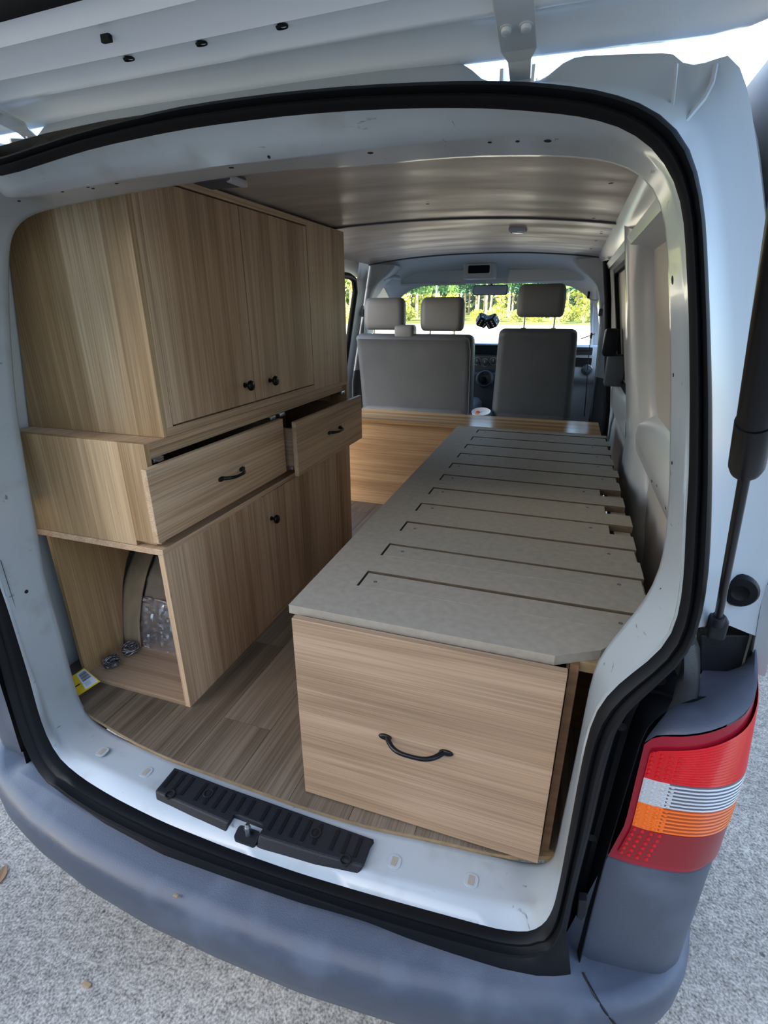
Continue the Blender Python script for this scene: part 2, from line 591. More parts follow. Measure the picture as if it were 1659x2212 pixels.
SEG['I'].append(pxy([(1488, 1034), (1482, 1120), (1478, 1236), (1469, 1318), (1455, 1366), (1438, 1395), (1403, 1427), (1362, 1456), (1322, 1488), (1288, 1532)], -.067, -.114))
SEG['F'].append(pxy([(1481, 1034), (1476, 1120), (1472, 1230), (1463, 1314), (1449, 1362), (1433, 1391), (1398, 1423), (1357, 1452), (1317, 1485), (1284, 1528)], -.055, -.105))
SEG['E'].append(pxy([(1446, 1048), (1440, 1135), (1434, 1193), (1423, 1233), (1404, 1280), (1374, 1320), (1339, 1361), (1316, 1390), (1295, 1416), (1284, 1442), (1273, 1484)], .06, 0))
SEG['O'].append(pxy([(1322, 1575), (1298, 1660), (1271, 1783), (1240, 1900)], -.112, -.121))
SEG['I'].append(pxy([(1288, 1532), (1273, 1573), (1254, 1660), (1233, 1775), (1210, 1900)], -.114, -.125))
SEG['F'].append(pxy([(1284, 1528), (1269, 1570), (1250, 1660), (1229, 1775), (1206, 1890)], -.105, -.095))
SEG['E'].append(pxy([(1273, 1484), (1259, 1558), (1237, 1665), (1218, 1750), (1202, 1827)], 0, .02))
SEG['O'].append(pxy([(1240, 1900), (1230, 1950), (1219, 1993), (1196, 2035), (1171, 2055), (1140, 2064), (1079, 2055)], -.121, -.152))
SEG['I'].append(pxy([(1210, 1900), (1196, 1960), (1181, 1990), (1163, 2006), (1140, 2014), (1079, 2009)], -.125, -.147))
SEG['F'].append(pxy([(1206, 1890), (1193, 1935), (1175, 1956), (1150, 1961), (1078, 1953)], -.095, -.111))
SEG['E'].append(pxy([(1202, 1827), (1195, 1850), (1181, 1864), (1165, 1868), (1130, 1867), (1079, 1857)], .02, -.022))
SEG['O'].append(pxz([(1079, 2055), (982, 2030), (886, 2003), (789, 1972), (645, 1922), (500, 1876), (350, 1822), (225, 1762)], .54))
SEG['I'].append(pxz([(1079, 2009), (982, 1982), (886, 1956), (789, 1929), (645, 1886), (500, 1835), (350, 1775), (250, 1725)], .577))
SEG['F'].append(pxz([(1078, 1953), (982, 1934), (876, 1910), (789, 1886), (645, 1842), (500, 1789), (350, 1722), (258, 1677)], .592))
SEG['E'].append(pxz([(1079, 1857), (982, 1833), (919, 1818), (789, 1792), (645, 1748), (500, 1695), (370, 1648), (300, 1616)], .592))
SEG['O'].append(pxy([(225, 1762), (160, 1722), (102, 1675), (68, 1618), (45, 1550), (22, 1471)], -.185, -.10))
SEG['I'].append(pxy([(250, 1725), (180, 1683), (125, 1638), (97, 1584), (80, 1530), (65, 1471)], -.16, -.07))
SEG['F'].append(pxy([(258, 1677), (194, 1645), (158, 1626), (127, 1600), (106, 1567), (95, 1535), (88, 1500)], -.117, -.062))
SEG['E'].append(pxy([(300, 1616), (249, 1592), (215, 1572), (190, 1552), (174, 1528), (158, 1487)], -.03, .036))
SEG['O'].append(pxy([(22, 1471), (0, 1385), (-40, 1240)], -.10, -.06))
SEG['I'].append(pxy([(65, 1471), (40, 1390), (15, 1310), (-2, 1262)], -.07, -.042))
SEG['F'].append(pxy([(88, 1500), (59, 1437), (41, 1374), (14, 1302), (0, 1234)], -.062, -.037))
SEG['E'].append(pxy([(158, 1487), (145, 1435), (122, 1347), (102, 1275), (92, 1240)], .036, .06))
for k in 'OIF':
    SEG[k].append([SEG[k][-1][-1], mir(SEG[k][1][-1]), mir(SEG[k][1][1]), mir(SEG[k][1][0])])
SEG['E'].append(pxy([(92, 1240), (84, 1180), (65, 1080), (45, 960), (32, 880), (23, 760), (17, 680), (16, 600)], .06, .14))
k10 = {'O': atY(0, 352, -.048), 'I': atY(0, 385, -.051), 'F': atY(0, 434, 0)}
for k in 'OIF':
    top = [mir(p) for p in reversed(SEG[k][0]) if p[0] > .43]
    SEG[k].append(top + [k10[k]])
SEG['E'].append(pxy([(16, 600), (17, 565), (19, 536), (26, 506), (38, 486), (59, 469), (90, 457), (140, 445)], .14, .12))
SEG['O'].append(pxy([(0, 352), (200, 285), (400, 234), (600, 206), (800, 188), (1000, 180)], -.048, -.041))
SEG['I'].append(pxy([(0, 385), (200, 320), (400, 278), (600, 252), (750, 239), (900, 233), (1000, 233)], -.051, -.044))
SEG['F'].append(pxy([(0, 434), (125, 412), (250, 388), (500, 355), (700, 330), (830, 317), (930, 304), (1000, 298)], 0, 0))
SEG['E'].append(pxy([(140, 445), (248, 424), (372, 402), (500, 382), (620, 368), (740, 362), (830, 357), (900, 347), (1000, 340)], .12, .08))


def ring(k):
    out = []
    for i, s in enumerate(SEG[k]):
        out += resample(s, NSEG[i] + 1)[:-1]
    n = len(out)
    for _ in range(2):
        out = [(out[i - 1] + out[i] * 4 + out[(i + 1) % n]) / 6 for i in range(n)]
    return out


RO, RI, RF, RE = ring('O'), ring('I'), ring('F'), ring('E')
NR = len(RO)
KIDX = [sum(NSEG[:i]) for i in range(len(NSEG) + 1)]

van = thing('van', 'white panel van with its tailgate raised and a grey plastic rear bumper', 'van', (0, 0, 0))
# painted reveal inside the seal: slope, flat and a folded-in lip
g = G()
mid1 = [RI[i].lerp(RF[i], .5) + Vector((0, .006, 0)) for i in range(NR)]
lip = []
for i in range(NR):
    out = (RE[i] - RI[i]); out.y = 0
    c = Vector((0, RE[i].y, 1.25)) - RE[i]; c.y = 0
    lip.append(RE[i] + Vector((0, .012, 0)) - c.normalized() * .012)
rows = [RO, RI, mid1, RF, RF and [RF[i].lerp(RE[i], .12) for i in range(NR)], [RF[i].lerp(RE[i], .9) for i in range(NR)], RE, lip]
g.grid([[r[i] for r in rows] for i in list(range(NR)) + [0]])
g.ob('rear_opening_reveal', PAINT_SCUFF, van, sm=True, ang=50, label='scuffed white painted reveal around the rear opening')
from mathutils.bvhtree import BVHTree
REV = BVHTree.FromPolygons(g.v, g.f)


def onto(bvh, u, v):
    r = ray(u, v).normalized()
    loc, nn, i, d = bvh.ray_cast(CAMLOC, r)
    if loc is None: return None, None
    return loc, (nn if nn.dot(r) < 0 else -nn)


for u, v, r_ in ((41, 434, .003), (135, 414, .003), (190, 404, .003), (201, 407, .003), (252, 396, .0035), (500, 362, .0045), (581, 339, .0025), (800, 330, .0045), (1183, 304, .005), (32, 835, .0035), (57, 1278, .005),
                 (1453, 605, .006), (1427, 1275, .004), (1455, 810, .003), (1452, 1000, .003), (1118, 305, .003), (1058, 307, .003)):
    loc, nn = onto(REV, u, v)
    if loc is not None:
        gh = G().lathe(loc, nn, [(-.002, 0), (.0004, r_), (.0008, r_ * .8), (.0004, 0)], 12)
        gh.ob('frame_hole', DARKHOLE, van)
# rubber seal: lobed section swept round the opening
prof = [(0, 0), (.04, .012), (.16, .021), (.34, .024), (.46, .014), (.52, .012), (.58, .016), (.74, .019), (.9, .013), (1, 0)]
g = G()
g.grid([[RO[i].lerp(RI[i], a) + Vector((0, -h, 0)) + (Vector((0, 0, 1)) * h * .6 if KIDX[5] - 4 <= i <= KIDX[6] + 4 else Vector((0, 0, 0)))
         for a, h in prof] for i in list(range(NR)) + [0]])
g.ob('door_seal', RUBBER, van, sm=True, ang=60, label='black rubber door seal around the rear opening')

# ------------------------------------------------------------ body outside the seal
RR = pxy([(405, 199), (520, 180), (640, 161), (740, 149), (830, 141), (980, 138), (1000, 139), (1018, 150), (1045, 174), (1060, 177), (1100, 177), (1150, 177), (1170, 172), (1190, 160), (1210, 141), (1230, 127), (1260, 121), (1350, 117), (1450, 114)], .05, .05) \
    + pxy([(1475, 135), (1500, 140), (1540, 132), (1552, 124), (1572, 120), (1590, 130), (1605, 160), (1620, 215), (1640, 350), (1659, 525)], .05, .05)
side = pxy([(1672, 640), (1680, 800), (1680, 1000), (1668, 1180), (1656, 1262)], .05, .05) + pxy([(1642, 1320), (1634, 1374)], .052, .056)
NTOP = 23
RRfull = RR + side
# jamb: from the seal to the rolled corner edge (right half), then mirrored to the left
oi_top = SEG['O'][10][2:5] + RO[0:10]
oi_side = RO[9:KIDX[2] + 8]


def jamb(sgn):
    T = (lambda p: p) if sgn > 0 else mir
    k = min(range(len(RRfull)), key=lambda q: (RRfull[q] - atY(1572, 120, .05)).length)
    bt, bs = RRfull[:k + 1], RRfull[k:]
    # the top edge follows the seal station by station in x, the side by height
    B = []
    xs_ = [p.x for p in oi_top]
    top_ = resample(oi_top, 60)
    At = top_
    for i, p in enumerate(At):
        f = i / (len(At) - 1)
        x = bt[0].x + (bt[-1].x - bt[0].x) * ((p.x - At[0].x) / (At[-1].x - At[0].x))
        for q in range(len(bt) - 1):
            if bt[q].x <= x <= bt[q + 1].x + 1e-6:
                g_ = (x - bt[q].x) / max(1e-6, bt[q + 1].x - bt[q].x)
                B.append(bt[q].lerp(bt[q + 1], min(1, max(0, g_)))); break
        else:
            B.append(bt[-1])
    As = resample(oi_side, 40)
    B += resample(bs, 40)[1:]
    A = At + As[1:]
    return [T(p) for p in A], [T(p) for p in B], None


for sgn in (1, -1):
    A, B, M_ = jamb(sgn)
    # outward side of B: rolled edge then skin running forward
    g = G()
    rows = []
    Am = A
    for i, b in enumerate(B):
        a = Am[i]
        m = a.lerp(b, .45) + Vector((0, .028, 0))
        rows.append([a, a.lerp(b, .08) + Vector((0, .004, 0)), m, a.lerp(b, .85) + Vector((0, .006, 0)), b])
    g.grid(rows)
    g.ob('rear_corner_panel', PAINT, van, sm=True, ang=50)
    g = G()
    rows = []
    n = len(B)
    for i, b in enumerate(B):
        c = Vector((0, b.y, 1.2))
        o_ = (b - c); o_.y = 0; o_.normalize()
        if b.z > 1.9 and abs(b.x) < .69:
            o_ = Vector((0, 0, 1))
        s2 = b + o_ * .005 + Vector((0, .010, 0))
        s3 = b + o_ * .009 + Vector((0, .06, 0))
        wx = .935 - max(0, b.z - 1.2) * .21
        if b.z > 1.88 and abs(b.x) < .75:
            s2 = b + Vector((0, .012, .002)); s3 = b + Vector((0, .05, .004))
            s4 = Vector((b.x, .42, 2.012)); s5 = Vector((b.x, 3.0, 2.03))
        else:
            s4 = Vector((sgn * wx, .42, b.z)); s5 = Vector((sgn * wx, 2.64 if sgn > 0 else 1.36, b.z))
        rows.append([b, s2, s3, s4, s5])
    g.grid(rows)
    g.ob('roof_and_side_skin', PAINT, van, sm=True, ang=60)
    # lower side skin with the wheel arch line
    g = G()
    g.grid([[Vector((sgn * (.9 + .05 * min(1, max(0, (y - .02) / .25))), y, z)) for z in (.3, .6, .9, 1.12)] for y in ((.10, .2, .3, .5, 1.2, 2.7) if sgn > 0 else (.10, .2, .3, .5, 1.36))])
    g.ob('lower_side_skin', PAINT, van, sm=True)
# stepped seam line on the jamb at the top right, black plug and outer edge strip by the lamp
g = G()
g.tube(pxy([(1461, 140), (1457, 185), (1451, 236)], .038, .0), .0022, 6)
g.tube(pxy([(1546, 140), (1538, 180), (1520, 215), (1478, 265)], .045, .0), .003, 6)
g.ob('jamb_seam', PAINT, van, sm=True)
g = G()
c = atY(1600, 1280, .008)
g.lathe(c + Vector((0, .01, 0)), (-.1, -1, .05), [(0, .026), (.006, .026), (.012, .022), (.014, .012), (.010, .007), (.010, 0)], 24)
g.ob('rubber_plug', RUBBER, van, sm=True, label='round black rubber plug')

# ------------------------------------------------------------ tail lamps, end caps, jamb trims (right, mirrored to the left)
def plan(z, s):
    """corner of the body in plan at height z; s 0 at the lamp's inner edge .. 1 on the side"""
    xi = .757 if z > .86 else .757 - (.86 - z) * .17
    k = max(0, z - .96)
    xo = .935 - k * .10
    P = [(xi, -.085), (xi + .045, -.087), (xo - .075, -.076), (xo - .035, -.052), (xo - .012, -.018), (xo, .03), (xo + .006, .09), (xo + .012, .16)]
    t = s * (len(P) - 1)
    i = min(int(t), len(P) - 2)
    f = t - i
    p0, a, b, p3 = P[max(i - 1, 0)], P[i], P[i + 1], P[min(i + 2, len(P) - 1)]
    def cr(q): return .5 * (2 * a[q] + (b[q] - p0[q]) * f + (2 * p0[q] - 5 * a[q] + 4 * b[q] - p3[q]) * f * f + (3 * a[q] - p0[q] - 3 * b[q] + p3[q]) * f ** 3)
    return Vector((cr(0), cr(1), z))


def lamp(sgn):
    T = (lambda p: p) if sgn > 0 else (lambda p: Vector((-p[0], p[1], p[2])))
    root = van
    hub = G()
    # housing
    S = [i / 27 for i in range(28)]
    def band(z0, z1, nz_, s0=0., s1=1., top=None, depth=.0, ridge=0, skip=0):
        gg = G()
        rows = []
        for j in range(nz_ + 1):
            f = j / nz_
            row = []
            for s in S:
                s_ = s0 + (s1 - s0) * s
                zz = z0 + (z1 - z0) * f
                if top:
                    zz = z0 + (top(s_) - z0) * f
                p = plan(zz, s_)
                c_ = Vector((.70, .12, zz))
                n_ = (p - c_).normalized()
                n_.z = 0
                off = depth + (ridge * (1 if j % 2 else -1) if ridge and .14 < s_ else 0)
                row.append(T(p + n_ * off))
            rows.append(row)
        return gg.grid(rows)
    topz = lambda s: 1.060 + .11 * min(1, s * 1.18) ** 1.35 - .022 * max(0, 1 - s / .10) ** 2
    h = band(.775, 1.0, 10, top=topz, depth=-.001).ob('tail_lamp', L_RIM, van, sm=True,
        label='red white and amber tail lamp with dark red rim' if sgn > 0 else None)
    t2 = lambda s: topz(s) - .024
    band(.977, 1.0, 30, .035, .99, top=t2, depth=.004, ridge=.0008).ob('red_lens', L_RED, h, sm=True, ang=8)
    band(.924, .977, 28, .035, .99, depth=.004, ridge=.0008).ob('clear_lens', L_CLR, h, sm=True, ang=8)
    band(.868, .924, 28, .035, .99, depth=.004, ridge=.0008).ob('amber_lens', L_AMB, h, sm=True, ang=8)
    band(.790, .868, 6, .035, .99, depth=.004).ob('smoked_lens', L_REDD, h, sm=True, ang=80)
    def refraction_stripes(o, z0, z1, nz_, m):  # alternate rows darkened to paint in the lens's refraction stripes
        o.data.materials.append(m)
        for p in o.data.polygons:
            j = int((p.center.z - z0) / (z1 - z0) * nz_)
            if (j // 2) % 2 and abs(p.center.x) > plan(.9, .15).x: p.material_index = 1
    kids = {c.name.split('.')[0]: c for c in h.children}
    refraction_stripes(kids['clear_lens'], .924, .977, 28, L_CLRD)
    refraction_stripes(kids['amber_lens'], .868, .924, 28, L_AMBD)
    # bead rows moulded along the inner edge
    for z0, z1, m_, nm in ((.985, 1.03, L_RED, 'lens_bead'), (.929, .972, L_CLR, 'lens_bead'), (.874, .919, L_AMB, 'lens_bead'), (.8, .862, L_RED, 'lens_bead')):
        gb = G()
        for a in range(4):
            for b in range(6):
                p = plan(z0 + (z1 - z0) * b / 5, .055 + .035 * a)
                gb.lathe(T(p + Vector((-.0, -.0035, 0))), (0, -1, 0), [(0, .0036), (.0015, .003), (.0024, 0)], 6)
        o = gb.ob(nm, m_, h, sm=True)
        o['kind'] = 'stuff'
    # top face of the lamp: dark red wedge
    # end cap below
    gc = G()
    rows = []
    for z in (.774, .772, .74, .66, .57, .52, .49, .478):
        row = []
        for s in S:
            p = plan(z, s)
            zz = z
            if z < .5: zz = z - .012 * (1 - abs(s - .35) * 1.5)
            k = -.006 if z in (.774, .478) else 0
            n_ = (p - Vector((.70, .12, z))).normalized()
            p = p + n_ * k
            p.z = zz
            row.append(T(p))
        rows.append(row)
    gc.grid(rows)
    gc.ob('bumper_end_cap', BUMPER, van, sm=True, ang=50)
    # jamb trim between the seal and the lamp: a black channel
    A = pxy([(1440, 1444), (1400, 1484), (1350, 1532), (1322, 1577), (1298, 1660), (1271, 1783), (1240, 1903), (1229, 1950), (1220, 1995), (1212, 2025)], -.10, -.128)
    B = [atY(u, v, y) for u, v, y in ((1482, 1512, .0), (1440, 1535, -.05), (1405, 1562, -.08), (1386, 1600, -.085), (1364, 1672, -.085), (1338, 1760, -.085), (1312, 1846, -.085), (1296, 1905, -.088), (1272, 2000, -.095), (1250, 2094, -.102))]
    A, B = resample(A, 40), resample(B, 40)
    gj = G()
    prf = [(0, -.004), (.10, -.004), (.2, .012), (.30, .040), (.52, .042), (.62, .058), (.80, .050), (.86, .012), (.94, -.004), (1, -.001)]
    gj.grid([[T(A[i].lerp(B[i], a) + Vector((0, d, 0))) for a, d in prf] for i in range(40)])
    jt = gj.ob('jamb_trim', TRIMBLK, van, sm=True, ang=45, label='black plastic jamb trim beside the lamp' if sgn > 0 else None)
    if sgn > 0:
        for i, fr in ((9, .44), (24, .44), (2, .5)):
            gh = G().lathe(A[i].lerp(B[i], fr) + Vector((0, .0355, 0)), (0, -1, 0), [(0, .008), (.001, .0085), (.002, .007), (0, 0)], 14)
            gh.ob('trim_hole', DARKHOLE, jt)
        gl = G()
        p0, p1 = A[30].lerp(B[30], .5), A[35].lerp(B[35], .45)
        gl.prism([(0, 0), (.014, .004), (.018, -.03), (.012, -.052), (.002, -.045)], lambda a, b, t: p0 + Vector((a - .008, .01 - t, b)), 0, .018)
        gl.ob('trim_latch_hook', PLASTIC, jt, bev=.002)
    gq = G()
    gq.grid([[T(Vector((.70, -.03, z))), T(Vector((.74, -.02, z))), T(Vector((.80, -.03, z))), T(Vector((.86, -.01, z))), T(Vector((.89, .05, z))), T(Vector((.895, .16, z)))] for z in (.40, .7, 1.0, 1.10)])
    gq.ob('lamp_backing', TRIMBLK, van)
    # shelf above the lamp, boss beside it and the black box behind
    F1 = [plan(topz(s), s) + Vector((0, .003, .002)) for s in [i / 16 * .86 for i in range(17)]]
    Bk = resample([B[3], atY(1452, 1520, -.03), atY(1500, 1508, -.01), atY(1512, 1470, .02), atY(1516, 1448, .05), atY(1570, 1450, .055), atY(1612, 1452, .06), atY(1622, 1450, .062)], 17)
    gs = G()
    gs.grid([[T(F1[i] + Vector((0, 0, 0))), T(F1[i].lerp(Bk[i], .12) + Vector((0, 0, .006))), T(F1[i].lerp(Bk[i], .6) + Vector((0, 0, .004))), T(Bk[i])] for i in range(17)])
    gs.ob('lamp_shelf_trim', BUMPER, van, sm=True, ang=50)
    gb = G()
    L1 = [atY(1472, 1432, -.085), atY(1462, 1470, -.085), atY(1452, 1512, -.08), atY(1440, 1536, -.075)]
    L2 = [atY(1478, 1404, -.07), atY(1478, 1440, -.095), atY(1476, 1480, -.095), atY(1470, 1520, -.085)]
    L3 = [atY(1500, 1392, -.055), atY(1502, 1440, -.085), atY(1502, 1480, -.085), atY(1498, 1510, -.07)]
    L4 = [atY(1512, 1400, -.0), atY(1513, 1440, -.0), atY(1512, 1480, -.0), atY(1510, 1508, -.0)]
    L0 = [p + Vector((.004, .06, .004)) for p in L3]
    gb.grid([[T(p) for p in r] for r in (L1, L2, L3, L4, L0)])
    gb.ob('trim_boss', PLASTIC, van, sm=True, ang=70)
    gx = G()
    q = [atY(1512, 1372, .05), atY(1626, 1372, .06), atY(1616, 1456, .06), atY(1512, 1458, .05)]
    gx.add([T(p) for p in q] + [T(p + Vector((0, .03, 0))) for p in q], [(0, 1, 2, 3), (4, 7, 6, 5), (0, 4, 5, 1), (1, 5, 6, 2), (2, 6, 7, 3), (3, 7, 4, 0)])
    gx.ob('lamp_back_plate', PLASTIC, van, bev=.003)
    # outer skin lip beside the plate
    gk = G()
    e0 = [atY(1652, 1262, .05), atY(1640, 1330, .05), atY(1628, 1400, .055), atY(1618, 1452, .06)]
    e1 = [p + Vector((.022, -.004, 0)) for p in e0]
    e2 = [p + Vector((.03, .03, 0)) for p in e0]
    e3 = [p + Vector((.034, .3, 0)) for p in e0]
    eb = [p + Vector((.002, .03, 0)) for p in e0]
    gk.grid([[T(p) for p in r] for r in (eb, e0, e1, e2, e3)])
    gk.ob('skin_edge_lip', PAINT, van, sm=True, ang=60)
    return h


lamp(1)
lamp(-1)

# ------------------------------------------------------------ bumper: swept section with wrapped corners
def bump_plan(t):
    """t -1..1 left to right along the outer line"""
    k = abs(t)
    pts = [(0, -.275), (.2, -.272), (.4, -.255), (.6, -.222), (.72, -.190), (.81, -.152), (.88, -.105), (.925, -.05), (.950, .02), (.960, .12), (.965, .30)]
    L = [0]
    for a, b in zip(pts, pts[1:]):
        L.append(L[-1] + math.hypot(b[0] - a[0], b[1] - a[1]))
    d = k * L[-1]
    i = 0
    while i < len(L) - 2 and L[i + 1] < d: i += 1
    f = (d - L[i]) / (L[i + 1] - L[i])
    x = pts[i][0] + (pts[i + 1][0] - pts[i][0]) * f
    y = pts[i][1] + (pts[i + 1][1] - pts[i][1]) * f
    return (x if t > 0 else -x), y


g = G()
rows = []
NB = 72
for i in range(NB + 1):
    t = -1 + 2 * i / NB
    x, y = bump_plan(t)
    a = abs(x)
    # inner top edge just outside the seal / end caps
    if a < .74:
        yi = -.203 + .10 * a * a + .012; zi = .508
        xi = x * .97
    else:
        xi = math.copysign(min(a, .74 + (a - .74) * .80) - .012, x); yi = y + .055; zi = .485
    inn = Vector((xi, yi, zi))
    ridge = Vector((x * .985, y + .010, .485))
    r0 = inn.lerp(ridge, .08) + Vector((0, 0, -.001))
    r1 = inn.lerp(ridge, .6) + Vector((0, 0, .002))
    dx = Vector((x - xi, y - yi, 0)).normalized()
    out = Vector((x, y, .47))
    rows.append([inn + Vector((0, .12, -.012)), inn, r0, r1, ridge, out, Vector((x, y, .44)) + dx * .004, Vector((x, y, .39)) + dx * .002,
                 Vector((x, y, .345)) - dx * .008, Vector((x, y, .31)) - dx * .03, Vector((x, y, .28)) - dx * .08, Vector((x, y, .27)) - dx * .16])
g.grid(rows)
bumper = g.ob('rear_bumper', BUMPER, van, sm=True, ang=60, label='faded grey plastic rear bumper with scratches')
BUMP = BVHTree.FromPolygons(g.v, g.f)
pts = [onto(BUMP, u, v) for u, v in ((1258, 2101), (1268, 2122), (1284, 2150), (1303, 2180), (1326, 2208), (1345, 2235))]
pts = [p + q * .0016 for p, q in pts if p is not None]
if len(pts) > 2:
    g = G(); g.tube(smooth(pts, 30, 2), .0026, 6); g.ob('bumper_seam', TRIMBLK, van)
# black step trim between seal and bumper
A = pxz([(1233, 2098), (1175, 2100), (1079, 2081), (982, 2052), (886, 2021), (789, 1985), (645, 1943), (500, 1893), (350, 1838), (225, 1772), (150, 1722), (102, 1685), (70, 1640)], .512)
g = G()
A = resample(A, 46)
OO = resample([RO[KIDX[4] + 4 + i] for i in range(KIDX[7] - KIDX[4] - 6)], 46)
g.grid([[A[i] + Vector((0, -.004, -.02)), A[i] + Vector((0, -.002, .0)), A[i].lerp(OO[i], .5) + Vector((0, 0, .004)), OO[i]] for i in range(46)])
g.ob('step_trim', TRIMBLK, van, sm=True, ang=50)

# ------------------------------------------------------------ scuff plate on the sill
def cz(pts, z, n): return resample(pxz(pts, z), n)
NS = 41
bk = cz([(377, 1657), (485, 1698), (590, 1735), (700, 1774), (808, 1812)], .605, NS)
ft = cz([(334, 1708), (412, 1742), (490, 1776), (565, 1806), (680, 1842), (787, 1872)], .603, NS)
fb = cz([(338, 1742), (412, 1778), (490, 1812), (562, 1846), (680, 1882), (764, 1904)], .574, NS)
g = G()
notch = range(16, 22)
rows_top = []
for i in range(NS - 1):
    sets = [(bk, ft)]
    j = i + 1
    def q(a, b, c, d): g.add([a, b, c, d], [(0, 1, 2, 3)])
    if i in notch:
        m0, m1 = bk[i].lerp(ft[i], .72), bk[j].lerp(ft[j], .72)
        q(bk[i], bk[j], m1, m0)
        q(m0, m1, Vector((m1.x, m1.y, .574)), Vector((m0.x, m0.y, .574)))
    else:
        q(bk[i], bk[j], ft[j], ft[i])
        q(ft[i], ft[j], fb[j], fb[i])
for i in (notch[0], notch[-1] + 1):
    m = bk[i].lerp(ft[i], .72)
    g.add([m, ft[i], fb[i], Vector((m.x, m.y, .574))], [(0, 1, 2, 3)])
for i in (0, NS - 1):
    g.add([bk[i], ft[i], fb[i], Vector((bk[i].x, bk[i].y, .59))], [(0, 1, 2, 3)])
g.add(bk + [Vector((p.x, p.y, .588)) for p in bk], [(i, i + 1, NS + i + 1, NS + i) for i in range(NS - 1)])
scuff = g.ob('scuff_plate', PLASTIC, van, label='black ribbed plastic sill plate with a latch notch', bev=.004)
for k in range(18):
    i = 1.5 + k * (NS - 4) / 17
    a = i / (NS - 1)
    j = int(i)
    if j in notch: f0, f1 = .12, .62
    else: f0, f1 = .12, .80
    b0, b1 = bk[j], ft[j]
    gg = G()
    p, q_ = b0.lerp(b1, f0), b0.lerp(b1, f1)
    dx = (bk[min(j + 1, NS - 1)] - bk[j]).normalized() * .0042
    up = Vector((0, 0, .0016))
    gg.add([p - dx, p + dx, q_ + dx, q_ - dx] + [v + up for v in (p - dx, p + dx, q_ + dx, q_ - dx)],
           [(4, 5, 6, 7), (0, 1, 5, 4), (1, 2, 6, 5), (2, 3, 7, 6), (3, 0, 4, 7)])
    gg.ob('rib', TRIMBLK, scuff)
for u, v in ((367, 1715), (450, 1713), (682, 1798), (746, 1857)):
    p = atZ(u, v, .6065)
    gg = G().lathe(p, (0, 0, 1), [(-.012, .0), (-.012, .0085), (.0008, .0095), (.001, .011), (0, .0125)], 16)
    gg.ob('screw_hole', DARKHOLE, scuff)
g = G()
p = atZ(533, 1810, .588)
g.prism(rrect(-.028, .028, -.012, .016, .008), lambda a, b, t: Vector((p.x + a, p.y + b, t + (b + .012) * .35)), .581, .589)
stk = g.ob('latch_base', BLACK, van)
g = G()
g.tube([p + Vector((.002, .004, .004)), p + Vector((.002, .004, .030)), p + Vector((.002, .006, .036))], [.0055, .0055, .0045], 12)
g.tube([p + Vector((.002, .004, .026)), p + Vector((.002, .004, .030))], .0075, 12)
g.ob('latch_pin', STEEL, stk, sm=True)
# plated slots in the sill
for u, v, L_ in ((221, 1624, .016), (316, 1668, .014), (852, 1861, .011), (1018, 1902, .012)):
    p = atZ(u, v, .5925)
    g = G()
    g.prism(rrect(-.013, .013, -.015, .015, .010), lambda a, b, t: Vector((p.x + a * 1.1, p.y + b, t)), .592, .5938)
    o = g.ob('sill_slot', PAINT_SCUFF, van, bev=.001)
    g = G()
    g.prism(rrect(-.006, .006, -.010, .010, .002), lambda a, b, t: Vector((p.x + a, p.y + b, t)), .5935, .5945)
    g.ob('slot_plug', MDF, o)

# ------------------------------------------------------------ raised tailgate seen from below
TGP = [  # (y at centre, z, bow)
    (.052, 1.996), (.050, 1.986), (.040, 1.984), (.030, 1.990), (.012, 2.004), (-.010, 2.006), (-.020, 2.000), (-.026, 2.002), (-.036, 2.013), (-.058, 2.014),
    (-.068, 2.009), (-.074, 2.012), (-.110, 2.022), (-.126, 2.020), (-.132, 2.016), (-.140, 2.020), (-.165, 2.032)]
g = G()
rows = []
NX = 44
for i in range(NX + 1):
    x = -.80 + 1.60 * i / NX
    row = []
    for k, (y, z) in enumerate(TGP):
        bow = .045 * (x / .7) ** 2 * max(0, 1 - k / 9)
        tw = -.030 * (x - .2) * (k / 16)
        # rounded outer corners
        e = max(0, abs(x) - .66)
        drop = (e / .14) ** 2.4 * .17 * max(0, 1 - k / 16)
        row.append(Vector((x, y + bow + tw - drop, z - .012 * (e / .14) ** 2 + .0)))
    rows.append(row)
g.grid(rows)
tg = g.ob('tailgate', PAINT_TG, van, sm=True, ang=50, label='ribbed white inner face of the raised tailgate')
g = G()
g.grid([[Vector((x, -.160 - .03 * (x - .2) + .0, 2.030)), Vector((x, -.166 - .03 * (x - .2), 2.024)), Vector((x, -.180 - .03 * (x - .2), 2.027)), Vector((x, -.19 - .03 * (x - .2), 2.034))] for x in [-.66 + 1.32 * i / 20 for i in range(21)]])
g.ob('glass_seal', RUBBER, tg, sm=True)
g = G()
g.grid([[Vector((x, y - .03 * (x - .2), z)) for y, z in ((-.186, 2.034), (-.40, 2.10), (-.66, 2.18))] for x in (-.51, -.3, 0, .3, .51)])
g.ob('tailgate_glass', GLASS, tg)
g = G()
g.box(-.78, -.665, -.9, -.16, 2.03, 2.06)
for i in range(len(g.v)):
    g.v[i].z += max(0, -.16 - g.v[i].y) * .3
g2 = G()
for x0, x1, y0, y1 in ((-.80, -.50, -1.15, -.17), (.50, .80, -1.15, -.17), (-.80, .80, -1.18, -.655)):
    s = len(g2.v)
    g2.rbox(x0, x1, y0, y1, 2.03, 2.065, .01)
    for i in range(s, len(g2.v)):
        g2.v[i].z += max(0, -.16 - g2.v[i].y) * .3
g2.ob('tailgate_frame', PAINT_IN, tg, sm=True)
